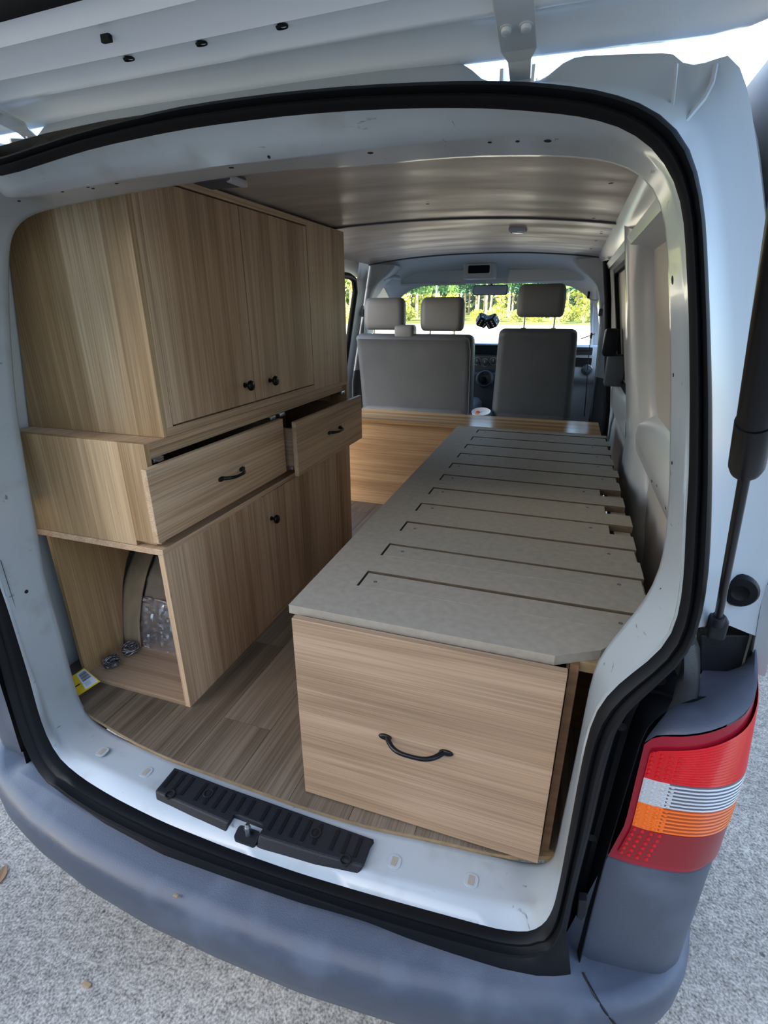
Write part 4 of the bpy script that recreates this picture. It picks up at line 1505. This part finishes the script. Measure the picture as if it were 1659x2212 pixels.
G().rbox(.635, .745, .035, .075, BZ - TH - .022, BZ - TH - .0005, .001).ob('edge_batten', MDF_EDGE, bed)
dr = G().rbox(.100, .6355, -.016, 0, .6065, 1.0815 + .009, .0012).ob('drawer', W_HX, bed)
g = G()
for a, b in ((.125, .139), (.600, .614)): g.box(a, b, 0, .62, .64, .95)
g.box(.139, .600, .606, .62, .64, .95)
g.ob('drawer_side', W_HX, dr)
G().box(.139, .600, 0, .62, .635, .641).ob('drawer_bottom', W_HX, dr)
pull((.3675, -.016, .843), .118, (0, -1, 0), (1, 0, 0), dr, r=.0044, lift=.030)

# front bench across the van behind the seats
fb_ = thing('cross_bench', 'laminated wood bench top on an oak front panel behind the front seats', 'bench', (.05, 2.0, FZ))
G().rbox(-.62, .772, 1.862, 2.175, 1.088, 1.106, .002).ob('bench_top', W_TOP, fb_)
G().rbox(-.62, .09, 1.885, 1.90, FZ, 1.0875, .001).ob('front_panel', W_BENCH, fb_)
G().rbox(-.62, .772, 2.15, 2.165, FZ, 1.0875, .001).ob('back_panel', W_BENCH, fb_)


# ============================================================ front seats
def loft_seat(sections, n=28):
    """sections: (z, ycentre, half thickness, xc, half width, corner) -> closed rounded loft"""
    g = G()
    rows = []
    for z, yc, ht, xc, hw, cr in sections:
        rows.append([Vector((xc + a, yc + b, z)) for a, b in rrect(-hw, hw, -ht, ht, min(cr, ht * .98, hw * .98), 6)])
    g.grid(rows, True)
    m = len(rows[0])
    o = len(g.v)
    g.f.append(tuple(range(o - m, o)))
    g.f.append(tuple(range(m - 1, -1, -1)))
    return g


def backrest(xc, hw0, hw1, z0, z1, yb, yt, th):
    """reclined backrest, rear face towards the camera"""
    S = []
    N = 14
    for i in range(N + 1):
        f = i / N
        z = z0 + (z1 - z0) * f
        y = yb + (yt - yb) * f + .015 * math.sin(PI * f)
        hw = hw0 + (hw1 - hw0) * f
        e = max(0, (z - (z1 - .055)) / .055)
        k = math.sqrt(max(0, 1 - min(1, e) ** 2))
        S.append((z, y + th / 2, max(.012, th / 2 * (.35 + .65 * k)), xc, hw - .05 * (1 - k), .045))
    e = S.pop()
    for d, k in ((.030, .97), (.016, .87), (.006, .66), (0, .38)):
        S.append((z1 - d, e[1], th / 2 * k, xc, hw1 - .05 * (1 - k) ** 1.2, .045))
    S.sort(key=lambda q: q[0])
    return loft_seat(S)


def headrest(x0, x1, z0, z1, y, th=.095):
    S = []
    xc, hw, h = (x0 + x1) / 2, (x1 - x0) / 2, z1 - z0
    for f, kx, ky in ((0, .84, .45), (.03, .91, .7), (.08, .965, .88), (.2, .995, .98), (.5, 1, 1), (.8, .985, .97), (.91, .94, .85), (.97, .87, .66), (1, .78, .42)):
        S.append((z0 + h * f, y, th / 2 * ky, xc, hw * kx, .04))
    return loft_seat(S)


ps = thing('front_bench_seat', 'grey double passenger seat back with two headrests behind the left windscreen', 'car seat', (-.33, 2.5, FZ))
bk_ = backrest(-.332, .368, .372, .93, 1.535, 2.44, 2.335, .13).ob('backrest', SEAT, ps, sm=True, ang=60)
g = G(); g.tube([(.036, 2.375, .95), (.036, 2.35, 1.2), (.033, 2.33, 1.45), (.020, 2.33, 1.512), (-.01, 2.33, 1.528)], .004, 6); g.ob('piping', TRIMDK, bk_)
for x0, x1, z0, z1 in ((-.665, -.398, 1.556, 1.742), (-.300, -.032, 1.552, 1.742)):
    h = headrest(x0, x1, z0, z1, 2.44).ob('headrest', SEATCLOTH, ps, sm=True, ang=60)
    for x in (x0 + .06, x1 - .06):
        g = G(); g.tube([(x, 2.44, 1.50), (x, 2.44, 1.575)], .006, 10); g.tube([(x, 2.42, 1.524), (x, 2.42, 1.536)], [.016, .012], 12); g.ob('post', CHROME, h, sm=True)
G().rbox(-.445, -.322, 2.345, 2.44, 1.505, 1.588, .02, 3).ob('belt_guide', SEATCLOTH, ps, sm=True)
loft_seat([(.93, 2.68, .25, -.332, .36, .06), (.98, 2.68, .27, -.332, .37, .06), (1.06, 2.68, .27, -.332, .37, .06), (1.09, 2.68, .25, -.332, .35, .06)]).ob('seat_cushion', SEAT, ps, sm=True, ang=60)
G().rbox(-.66, -.0, 2.48, 2.9, FZ, .93, .01).ob('seat_box', TRIMDK, ps)

ds = thing('driver_seat', 'grey single driver seat with raised headrest on the right of the cab', 'car seat', (.40, 2.5, FZ))
backrest(.398, .240, .214, .93, 1.572, 2.44, 2.325, .13).ob('backrest', SEAT, ds, sm=True, ang=60)
h = headrest(.266, .528, 1.632, 1.806, 2.45, .11).ob('headrest', SEATCLOTH, ds, sm=True, ang=60)
for x in (.313, .478):
    g = G(); g.tube([(x, 2.45, 1.55), (x, 2.45, 1.65)], .0065, 10); g.tube([(x, 2.43, 1.562), (x, 2.43, 1.576)], [.018, .014], 12); g.ob('post', CHROME, h, sm=True)
loft_seat([(.93, 2.68, .25, .398, .22, .06), (.98, 2.68, .27, .398, .24, .06), (1.06, 2.68, .27, .398, .24, .06), (1.09, 2.68, .25, .398, .23, .06)]).ob('seat_cushion', SEAT, ds, sm=True, ang=60)
G().rbox(.22, .58, 2.48, 2.9, FZ, .93, .01).ob('seat_box', TRIMDK, ds)

# ============================================================ cab shell (parts of the van)
# headliner bowing down to the windscreen header
g = G()
rows = []
for y, dz, hw in ((2.622, .0, .70), (2.75, -.006, .69), (2.95, -.034, .68), (3.06, -.070, .67), (3.12, -.118, .67), (3.13, -.140, .67)):
    row = []
    for i in range(25):
        x = -hw + 2 * hw * i / 24
        e = max(0, abs(x) - .48) / .22
        row.append(Vector((x, y, zc(x) + dz - .10 * e ** 2 * min(1, (y - 2.62) / .2))))
    for q in (0, -1):
        p = row[q]
        x_ = p.x + math.copysign(.06, p.x)
        z_ = p.z - .03 - .05 * min(1, (y - 2.62) / .2)
        row.insert(0 if q == 0 else len(row), Vector((x_, y, z_)))
        row.insert(0 if q == 0 else len(row), Vector((x_ + math.copysign(.02, p.x), y, z_ - .06)))
    rows.append(row)
g.grid(rows)
g.ob('headliner', HEADLINER, van, sm=True, ang=60)
G().rbox(-.68, .68, 3.10, 3.16, 1.84, 1.97, .01).ob('windscreen_header', HEADLINER, van)
for sgn in (1, -1):
    T = lambda p: Vector((sgn * p[0], p[1], p[2]))
    inn = [atY(u, v, 2.64) for u, v in ((1236, 561), (1252, 584), (1275, 597), (1288, 615), (1294, 641), (1295, 697), (1292, 740), (1285, 812), (1272, 903))]
    inn = smooth(inn, 24, 1)
    outr = [atY(u, v, 2.63) for u, v in ((1262, 556), (1282, 566), (1298, 582), (1303, 606), (1306, 640), (1307, 697), (1306, 745), (1304, 812), (1296, 914))]
    outr = smooth(outr, 24, 1)
    g = G()
    rows = []
    for a, b in zip(inn, outr):
        b2 = Vector((max(b.x, wx(max(1.2, b.z), .0) + .03), b.y, b.z))
        rows.append([T(a + Vector((.02, .22, 0))), T(a + Vector((.004, .05, 0))), T(a), T(a.lerp(b2, .12) + Vector((0, -.012, 0))), T(b2 + Vector((0, -.004, 0))), T(b2 + Vector((0, .03, 0)))])
    k = 18
    g.grid(rows[:k])
    g.ob('pillar_trim', TRIM, van, sm=True, ang=60)
    g = G(); g.grid(rows[k - 1:] + [[p + Vector((-.0 * sgn, 0, -.5)) for p in rows[-1]]])
    g.ob('pillar_trim_lower', TRIMDK, van, sm=True, ang=60)
    # front door: panel, frame round the window
    g = G()
    g.grid([[Vector((sgn * x, y, z)) for x, z in ((.80, .6), (.80, 1.0), (.785, 1.25), (.80, 1.285), (.86, 1.29))] for y in (2.66, 3.0, 3.4, 3.95)])
    g.ob('front_door', TRIM if sgn > 0 else TRIMDK, van, sm=True)
    g = G()
    ya, yb = 2.70, 3.12
    g.tube([T(Vector(p)) for p in ((.815, 2.74, 1.28), (.785, 2.74, 1.5), (.72, 2.76, 1.80), (.70, 2.85, 1.835), (.69, 3.06, 1.835), (.72, 3.25, 1.69), (.775, 3.62, 1.33), (.81, 3.72, 1.27))], .022, 8)
    g.ob('door_frame', TRIM, van, sm=True)
    g = G()
    g.grid([[T(Vector((.69, 3.10, 1.85))), T(Vector((.655, 3.085, 1.84))), T(Vector((.66, 3.14, 1.83)))], [T(Vector((.80, 3.80, 1.27))), T(Vector((.755, 3.75, 1.27))), T(Vector((.765, 3.82, 1.26)))]])
    g.ob('front_pillar', TRIM, van)
    # sun visor
    x0, x1 = (.135, .615) if sgn > 0 else (.16, .60)
    S = []
    g = G()
    g.rbox(sgn * x0, sgn * x1, 3.025, 3.05, 1.842, 1.922, .011, 3)
    g.ob('sun_visor', HEADLINER, van, sm=True)
# grab handle at the left, belt anchors
g = G(); g.tube([(-.635, 2.72, 1.862), (-.628, 2.74, 1.872), (-.60, 2.80, 1.880), (-.58, 2.86, 1.876), (-.585, 2.90, 1.872)], [.012, .015, .013, .015, .012], 10)
g.ob('grab_handle', TRIM, van, sm=True)
for sgn in (1, -1):
    p = Vector((sgn * .745, 2.60, 1.665))
    g = G(); g.rbox(p.x - .012, p.x + .012, p.y - .012, p.y + .012, p.z - .035, p.z + .035, .008)
    bg_ = g.ob('belt_anchor', TRIM, van, sm=True)
    g = G(); g.rbox(p.x - sgn * .022 - .010, p.x - sgn * .022 + .010, p.y - .01, p.y + .01, p.z - .03, p.z + .012, .006); g.ob('belt_guide', TRIMDK, bg_, sm=True)
    g = G(); g.add([Vector((p.x - sgn * .02, p.y - .018, p.z)), Vector((p.x - sgn * .02, p.y + .018, p.z)), Vector((sgn * .76, p.y + .03, 1.0)), Vector((sgn * .76, p.y - .006, 1.0))], [(0, 1, 2, 3)])
    g.ob('belt_webbing', TRIMDK, van, solid=.0015)
# overhead console with its dark tray
oc = G()
c0 = (-.055, 2.98, 1.905)
oc.rbox(-.150, .060, 2.93, 3.06, 1.862, 1.962, .012, 3)
o = oc.ob('overhead_console', TRIM, van, sm=True)
g = G(); g.prism(rrect(-.118, .028, 1.893, 1.945, .01), lambda a, b, t: Vector((a, t, b)), 2.928, 2.9305); g.ob('console_tray', DARKHOLE, o)
g = G()
q = rrect(-.126, .036, 1.886, 1.952, .012); qi = rrect(-.116, .026, 1.895, 1.943, .008)
n = len(q)
g.add([Vector((a, 2.923, b)) for a, b in q] + [Vector((a, 2.923, b)) for a, b in qi] + [Vector((a, 2.931, b)) for a, b in q] + [Vector((a, 2.931, b)) for a, b in qi],
      [(i, (i + 1) % n, n + (i + 1) % n, n + i) for i in range(n)] + [(i, (i + 1) % n, 2 * n + (i + 1) % n, 2 * n + i) for i in range(n)] + [(n + i, n + (i + 1) % n, 3 * n + (i + 1) % n, 3 * n + i) for i in range(n)])
g.ob('console_rim', TRIM, o)

# windscreen
g = G()
rows = []
for f in (0, .22, .4, .7, 1):
    y, z, hw = 3.12 + .73 * f, 1.845 - .60 * f, .665 + .11 * f
    rows.append([Vector((-hw + 2 * hw * i / 16, y + .10 * (1 - (2 * i / 16 - 1) ** 2), z)) for i in range(17)])
g.grid(rows)
w1 = g.ob('window_1', GLASS, kind='structure', sm=True)
g = G()
rows = []
for f in (0, .06, .10):
    y, z, hw = 3.119 + .73 * f, 1.845 - .60 * f, .665 + .11 * f
    rows.append([Vector((-hw + 2 * hw * i / 16, y + .10 * (1 - (2 * i / 16 - 1) ** 2) - .002, z)) for i in range(17)])
g.grid(rows)
g.ob('tint_band', GLASS_T, w1, sm=True)
for n_, sgn in (('window_2', -1), ('window_3', 1)):
    g = G()
    g.grid([[Vector((sgn * .805, 2.74, 1.29)), Vector((sgn * .80, 3.66, 1.29))], [Vector((sgn * .70, 2.78, 1.83)), Vector((sgn * .685, 3.08, 1.83))]])
    g.ob(n_, GLASS, kind='structure')

# dashboard
dash = thing('dashboard', 'pale grey dashboard with a radio and air vents under the windscreen', 'dashboard', (0, 3.4, FZ))
g = G()
rows = []
for x in [-.79 + 1.58 * i / 20 for i in range(21)]:
    c = .10 * (1 - (x / .79) ** 2)
    rows.append([Vector((x, 3.90 + c, 1.27)), Vector((x, 3.60 + c * .5, 1.385)), Vector((x, 3.36, 1.43)), Vector((x, 3.30, 1.437)), Vector((x, 3.262, 1.425)), Vector((x, 3.25, 1.39)), Vector((x, 3.25, 1.22)),
                 Vector((x, 3.27, 1.19)), Vector((x, 3.33, 1.16)), Vector((x, 3.36, .95)), Vector((x, 3.46, .62))])
g.grid(rows)
g.ob('dash_body', TRIM, dash, sm=True, ang=50)
r0, r1 = atY(1018, 742, 3.24), atY(1078, 768, 3.24)
G().rbox(-.16, .14, 3.236, 3.26, 1.345, 1.432, .006).ob('radio', TRIMDK, dash, sm=True)
sc_ = G().rbox(-.118, .088, 3.231, 3.238, 1.357, 1.424, .003).ob('radio_screen', SCREEN, dash)
G().rbox(-.16, .14, 3.236, 3.26, 1.235, 1.34, .006).ob('heater_panel', TRIMDK, dash, sm=True)
for u, v in ((1031, 780), (1048, 783), (1066, 780)):
    p = atY(u, v, 3.235)
    k = G().lathe(p, (0, -1, 0), [(0, .028), (.006, .028), (.008, .020), (.022, .017), (.024, 0)], 18).ob('heater_knob', TRIMDK, dash, sm=True)
    g = G(); g.box(p.x - .0015, p.x + .0015, p.y - .0255, p.y - .023, p.z, p.z + .016); g.ob('pointer', WHITE, k)
    g = G(); g.lathe(p + Vector((0, -.0065, 0)), (0, -1, 0), [(0, .0285), (.001, .0285), (.001, .0255)], 24); g.ob('dial_ring', TRIM, k)
p = atY(1045, 822, 3.10)
g = G(); g.lathe(p + Vector((0, .06, 0)), (0, -1, .35), [(0, .065), (.02, .065), (.03, .055), (.02, .046)], 28); g.ob('gear_bezel', TRIMDK, dash, sm=True)
g = G(); g.tube([p + Vector((0, .12, -.05)), p + Vector((0, 0, 0))], .01, 10); g.lathe(p, (0, -1, .5), [(-.02, 0), (-.015, .02), (.01, .026), (.03, .02), (.036, 0)], 16); g.ob('gear_lever', BLACK, dash, sm=True)
G().rbox(-.20, .16, 3.16, 3.4, .62, 1.23, .02).ob('centre_stack', TRIMDK, dash, sm=True)
# right vent with slats, cubby and light switch
for sx in (1, -1):
    va, vb = sorted((sx * .625, sx * .735))
    v_ = G().rbox(va - .008, vb + .008, 3.236, 3.26, 1.365, 1.428, .005).ob('air_vent', TRIM, dash, sm=True)
    g = G(); g.prism(rrect(va, vb, 1.371, 1.422, .006), lambda a, b, t: Vector((a, t, b)), 3.2345, 3.237); g.ob('vent_recess', DARKHOLE, v_)
    for k in range(5):
        z = 1.377 + .0097 * k
        G().box(va, vb, 3.229, 3.236, z, z + .0028).ob('vent_slat', TRIMDK, v_)
    g = G(); g.prism(rrect(va - .005, vb + .005, 1.29, 1.352, .006), lambda a, b, t: Vector((a, t, b)), 3.242, 3.249); g.ob('cubby', DARKHOLE, dash)
p = atY(1268, 799, 3.245)
k = G().lathe(p, (0, -1, 0), [(0, .034), (.004, .034), (.005, .03), (.010, .028), (.012, .02), (.022, .016), (.023, 0)], 22).ob('light_switch', TRIMDK, dash, sm=True)
g = G(); g.lathe(p, (0, -1, 0), [(.001, .040), (.005, .038), (.006, .033)], 24); g.ob('switch_ring', CHROME, k, sm=True)
# steering wheel (behind the driver seat)
g = G()
cw = Vector((.40, 3.02, 1.27)); ax = Vector((0, -.80, .6)).normalized(); u_ = Vector((1, 0, 0)); v_ = ax.cross(u_)
g.tube([cw + u_ * (.19 * math.cos(a)) + v_ * (.19 * math.sin(a)) for a in [2 * PI * i / 40 for i in range(41)]], .015, 8, caps=False)
g.tube([cw - u_ * .19, cw - ax * .02, cw + u_ * .19], .014, 8)
g.tube([cw - ax * .02, cw - v_ * -.19], .014, 8)
g.tube([cw - ax * .005, cw - ax * .05, cw - ax * .28], [.06, .05, .045], 14)
g.ob('steering_wheel', BLACK, dash, sm=True)

# mirror and the hanging dice
mr = thing('rear_view_mirror', 'grey rear view mirror hanging from the windscreen header', 'mirror', (.01, 3.14, 1.80))
q = rrect(-.108, .132, 1.765, 1.832, .018, 5)
cen = Vector((.012, 3.12, 1.798))
g = G(); g.prism(q, lambda a, b, t: Vector((a, 3.12 + t + (b - 1.8) * .25, b)), -.006, .022); g.ob('mirror_shell', TRIMDK, mr, bev=.004)
g = G(); g.prism(rrect(-.101, .125, 1.771, 1.826, .014, 5), lambda a, b, t: Vector((a, 3.12 + t + (b - 1.8) * .25, b)), -.008, -.0062); g.ob('mirror_glass', CHROME, mr)
g = G(); g.tube([(.012, 3.14, 1.80), (.012, 3.17, 1.85)], .010, 8); g.ob('stem', TRIMDK, mr)


def die(u, v, rot, label, y=3.08):
    c = atY(u, v, y)
    t = thing('hanging_die', label, 'dice', c)
    h = .036
    bm = bmesh.new(); bmesh.ops.create_cube(bm, size=2 * h); bmesh.ops.bevel(bm, geom=bm.edges[:], offset=.007, segments=2, affect='EDGES')
    R = Matrix.Rotation(math.radians(rot), 4, 'Y') @ Matrix.Rotation(math.radians(24), 4, 'X') @ Matrix.Rotation(math.radians(28 if rot > 0 else -26), 4, 'Z')
    M = Matrix.Translation(c) @ R
    G().bm(bm, M).ob('cube_body', DICE, t, sm=True)
    faces = {'y': (Vector((0, -1, 0)), Vector((1, 0, 0)), Vector((0, 0, 1)), [(-1, -1), (-1, 0), (-1, 1), (1, -1), (1, 0), (1, 1)]),
             'x': (Vector((1, 0, 0)), Vector((0, 1, 0)), Vector((0, 0, 1)), [(-1, -1), (1, 1), (0, 0)]),
             'X': (Vector((-1, 0, 0)), Vector((0, 1, 0)), Vector((0, 0, 1)), [(-1, -1), (1, 1), (0, 0)]),
             'z': (Vector((0, 0, 1)), Vector((1, 0, 0)), Vector((0, 1, 0)), [(-1, -1), (1, 1)])}
    for n_, a, b, L in faces.values():
        for i, j in L:
            p = n_ * (h + .0002) + a * (i * .017) + b * (j * .017)
            G().lathe(M @ p, (M.to_3x3() @ n_), [(0, .0062), (.001, .0055), (.001, 0)], 10).ob('pip', WHITE, t)
    g = G(); g.tube([c + Vector((0, 0, h * 1.2)), Vector((.014, 3.10, 1.775))], .0018, 5); g.ob('string', WHITE, t)
    return t


die(1042, 692, 33, 'black fuzzy die with white pips, left one hanging under the mirror', 3.15)
die(1063, 694, -28, 'black fuzzy die with white pips, right one hanging under the mirror', 3.02)

# charging cable by the right pillar
cb = thing('dash_cable', 'thin black cable hanging from a stalk down past the light switch', 'cable', atY(1275, 728, 3.0))
g = G(); g.tube([atY(u, v, y) for u, v, y in ((1280, 722, 2.99), (1275, 735, 2.98), (1272, 770, 3.0), (1269, 800, 3.02), (1266, 850, 3.0), (1262, 900, 2.95))], .0028, 6); g.ob('lead', BLACK, cb)
g = G(); g.tube([atY(1255, 732, 3.0), atY(1285, 721, 3.0)], .003, 6); g.lathe(atY(1277, 726, 2.995), (0, 0, 1), [(-.016, 0), (-.016, .008), (.02, .008), (.02, 0)], 10); g.ob('stalk', BLACK, cb)
cl = thing('pillar_clip', 'small black clip with a short wire on the right windscreen pillar', 'clip', atY(1271, 637, 3.1))
p = atY(1271, 637, 3.1)
g = G(); g.rbox(p.x - .008, p.x + .008, p.y - .008, p.y + .008, p.z - .022, p.z + .022, .004); g.ob('clip_body', BLACK, cl)
g = G(); g.tube([p + Vector((.004, 0, -.012)), p + Vector((.02, -.02, -.03)), p + Vector((.055, -.05, -.035))], .002, 5); g.ob('wire', BLACK, cl)

# white tub with an orange piece between the seats
tb = thing('white_tub', 'white round plastic tub with an orange piece between the front seats', 'tub', (.10, 2.36, 1.02))
p = atY(1036, 889, 2.42)
g = G(); g.lathe((p.x + .012, p.y, p.z - .07), (0, -.25, 1), [(0, 0), (0, .05), (.07, .056), (.074, .059), (.078, .058), (.072, .05), (.070, 0)], 26); g.ob('tub_shell', WHITE, tb, sm=True)
g = G(); g.rbox(p.x - .02, p.x + .002, p.y - .03, p.y - .012, p.z - .012, p.z + .008, .004); g.ob('orange_tab', ORANGE, tb)
G().rbox(.02, .17, 2.32, 2.9, FZ, p.z - .072, .02).ob('between_seat_box', TRIMDK, van)

# ============================================================ the far trees, an unseen house added to shade the van
rt = random.Random(11)


def leafcloud(n, fn, size, seed):
    r = random.Random(seed)
    g = G()
    for _ in range(n):
        c = fn(r)
        a = Vector((r.gauss(0, 1), r.gauss(0, 1), r.gauss(0, 1))).normalized()
        b = a.orthogonal().normalized()
        s = size * r.uniform(.6, 1.3)
        g.add([c - a * s, c + b * s * .6, c + a * s, c - b * s * .6], [(0, 1, 2, 3)])
    return g


def ball(r, c, rad):
    v = Vector((r.gauss(0, 1), r.gauss(0, 1), r.gauss(0, 1))).normalized() * (r.random() ** .4)
    return Vector((c[0] + v.x * rad[0], c[1] + v.y * rad[1], c[2] + v.z * rad[2]))


def tree_proto(name, label, kind, seed):
    r = random.Random(seed)
    t = thing(name, label, 'tree' if kind != 'shrub' else 'shrub', (0, 0, 0), group=None)
    if kind == 'trunk':
        h = 15
        g = G(); g.tube([(0, 0, 0), (.1, 0, h * .3), (-.05, .1, h * .6), (.1, 0, h)], [.20, .16, .12, .04], 7); g.ob('trunk', TRUNK, t, sm=True)
        g = leafcloud(420, lambda q: ball(q, (q.uniform(-.5, .5), q.uniform(-.5, .5), q.uniform(5.0, 14)), (.8, .8, 1.2)), .36, seed); g.ob('crown', LEAF2, t)
    elif kind == 'bushy':
        h = 9
        g = G(); g.tube([(0, 0, 0), (.1, 0, 2.5), (.3, .1, 7)], [.16, .12, .04], 7); g.ob('trunk', TRUNK, t, sm=True)
        g = leafcloud(520, lambda q: ball(q, (q.uniform(-.7, .7), q.uniform(-.6, .6), q.uniform(1.4, 7.5)), (1.0, 1.0, 1.1)), .3, seed); g.ob('crown', LEAF, t)
    else:
        g = G()
        for k in range(5):
            a = k * 1.3
            g.tube([(0, 0, 0), (.5 * math.cos(a), .5 * math.sin(a), 1.2)], [.05, .02], 5)
        o = g.ob('stems', TRUNK, t); o['kind'] = 'stuff'
        g = leafcloud(480, lambda q: ball(q, (0, 0, 1.5), (2.0, 1.7, 1.6)), .26, seed); g.ob('foliage', LEAF, t)
    return t


def dup(root, loc, rz, s):
    r = root.copy(); COL.objects.link(r)
    r.location = loc; r.rotation_euler = (0, 0, rz); r.scale = (s, s, s)
    for c in root.children:
        d = c.copy(); COL.objects.link(d); d.parent = r
    return r


protos = {'trunk': [tree_proto('forest_tree', 'tall slim bare-trunked tree in the forest beyond the windscreen', 'trunk', q) for q in (1, 2)],
          'bushy': [tree_proto('leafy_tree', 'sunlit yellow-green leafy tree before the forest beyond the windscreen', 'bushy', q) for q in (3, 4)],
          'shrub': [tree_proto('forest_shrub', 'low sunlit shrub at the forest edge beyond the windscreen', 'shrub', q) for q in (5, 6)]}
GRP = {'trunk': 'slim trees in the forest', 'bushy': 'leafy trees before the forest', 'shrub': 'shrubs at the forest edge'}
used = {k: 0 for k in protos}


def plant(kind, x, y, s):
    i = used[kind]
    used[kind] += 1
    src = protos[kind][i % 2]
    rz = rt.uniform(0, 6.28)
    z = 0 if y < 70 else (y - 70) * .03
    if i < 2:
        src.location = (x, y, z); src.rotation_euler = (0, 0, rz); src.scale = (s, s, s); src['group'] = GRP[kind]
    else:
        dup(src, (x, y, z), rz, s)


spots = []


def free(x, y, d):
    if all((x - a) ** 2 + (y - b) ** 2 > d * d for a, b in spots):
        spots.append((x, y)); return True
    return False


ORD = ('leftmost', 'second from the left', 'third from the left', 'fourth from the left', 'fifth from the left', 'sixth from the left', 'seventh from the left', 'eighth from the left', 'rightmost')
for i, (f, y, s_) in enumerate(((-.385, 63, .95), (-.345, 66, .95), (-.30, 64, .95), (-.255, 68, .75), (-.205, 72, .6), (-.115, 66, .62), (-.012, 64, .85), (.028, 69, 1.0), (.062, 64, 1.0))):
    spots.append((f * y, y))
    plant('bushy', f * y, y, s_)
    o_ = protos['bushy'][i] if i < 2 else [q for q in COL.objects if q.name.startswith('leafy_tree')][-1]
    o_['label'] = 'sunlit yellow-green leafy tree beyond the windscreen, %s of its row' % ORD[i]
for k in range(900):
    y = rt.uniform(76, 96); x = rt.uniform(-.41, .07) * y
    if used['trunk'] < 62 and free(x, y, 3.1): plant('trunk', x, y, rt.uniform(.75, 1.12))
for k in range(500):
    y = rt.uniform(71, 90); x = rt.uniform(-.42, .08) * y
    if used['shrub'] < 22 and free(x, y, 2.7): plant('shrub', x, y, rt.uniform(.5, .68))
g = leafcloud(5200, lambda q: Vector((q.uniform(-66, 20), q.uniform(101, 110), 1.2 + abs(q.gauss(0, 5.5)))), .75, 77)
tag = g.ob('forest_thicket', LEAF2, kind='stuff', label='dense green thicket filling the back of the forest', cat='foliage')

shade_house = thing('house', 'unseen pale clad two storey house added behind the camera to shade the driveway', 'house', (2, -13, 0))
G().box(-9, 13, -17, -10, 0, 6.4).ob('wall', SIDING, shade_house)
g = G(); g.prism([(-17.6, 6.2), (-9.4, 6.2), (-13.5, 12.2)], lambda a, b, t: Vector((t, a, b)), -10.6, 13.6); g.ob('roof', ROOFM, shade_house)
for x in (-7, -2.5, 2, 6.5):
    for z in (1.0, 3.9):
        f_ = G().box(x, x + 1.7, -10.02, -9.94, z, z + 1.5).ob('window', TRIMDK, shade_house)
        G().box(x + .08, x + 1.62, -9.95, -9.93, z + .08, z + 1.42).ob('pane', SCREEN, f_)
nb = thing('neighbour_house', 'pale clad house seen through the left cab window', 'house', (-16, 22, 0))
G().box(-24, -13.5, 16, 27, 0, 3.2).ob('wall', SIDING, nb)
g = G(); g.prism([(15.4, 3.1), (27.6, 3.1), (21.5, 5.6)], lambda a, b, t: Vector((t, a, b)), -24.6, -12.9); g.ob('roof', ROOFM, nb)
for k in range(12):
    G().box(-13.5, -13.46, 16, 27, .1 + .26 * k, .32 + .26 * k).ob('board', SIDING, nb)

# litter: a leaf and chips
def leaf(p, s, rz, label):
    g = G()
    pts = [(0, -1), (.35, -.4), (.42, .1), (.2, .7), (0, 1), (-.2, .7), (-.42, .1), (-.35, -.4)]
    c, q = math.cos(rz), math.sin(rz)
    P = [Vector((p.x + s * (a * c - b * q), p.y + s * (a * q + b * c), p.z + s * .18 * abs(a))) for a, b in pts]
    mid_ = [Vector((p.x - s * b * q, p.y + s * b * c, p.z)) for b in (-.4, .1, .7)]
    g.add(P + mid_, [(0, 1, 8), (1, 2, 9, 8), (2, 3, 10, 9), (3, 4, 10), (4, 5, 10), (5, 6, 9, 10), (6, 7, 8, 9), (7, 0, 8)])
    return g.ob('dry_leaf', mat('dry_leaf_brown', '#7a5a3c', .8), label=label, cat='leaf', solid=.001)


leaf(atZ(4, 1890, .004), .035, .6, 'dry brown leaf on the concrete at the left edge of the photo')
def chip(p, s, label):
    return G().rbox(p.x - s, p.x + s, p.y - s * .45, p.y + s * .45, p.z, p.z + s * .5, s * .15).ob('wood_chip', MDF_EDGE, label=label, cat='wood chip')
chip(atZ(380, 1936, .497), .006, 'small pale wood chip lying on the grey bumper')
chip(atZ(188, 2128, .001), .012, 'pale splinter of wood on the concrete below the bumper')
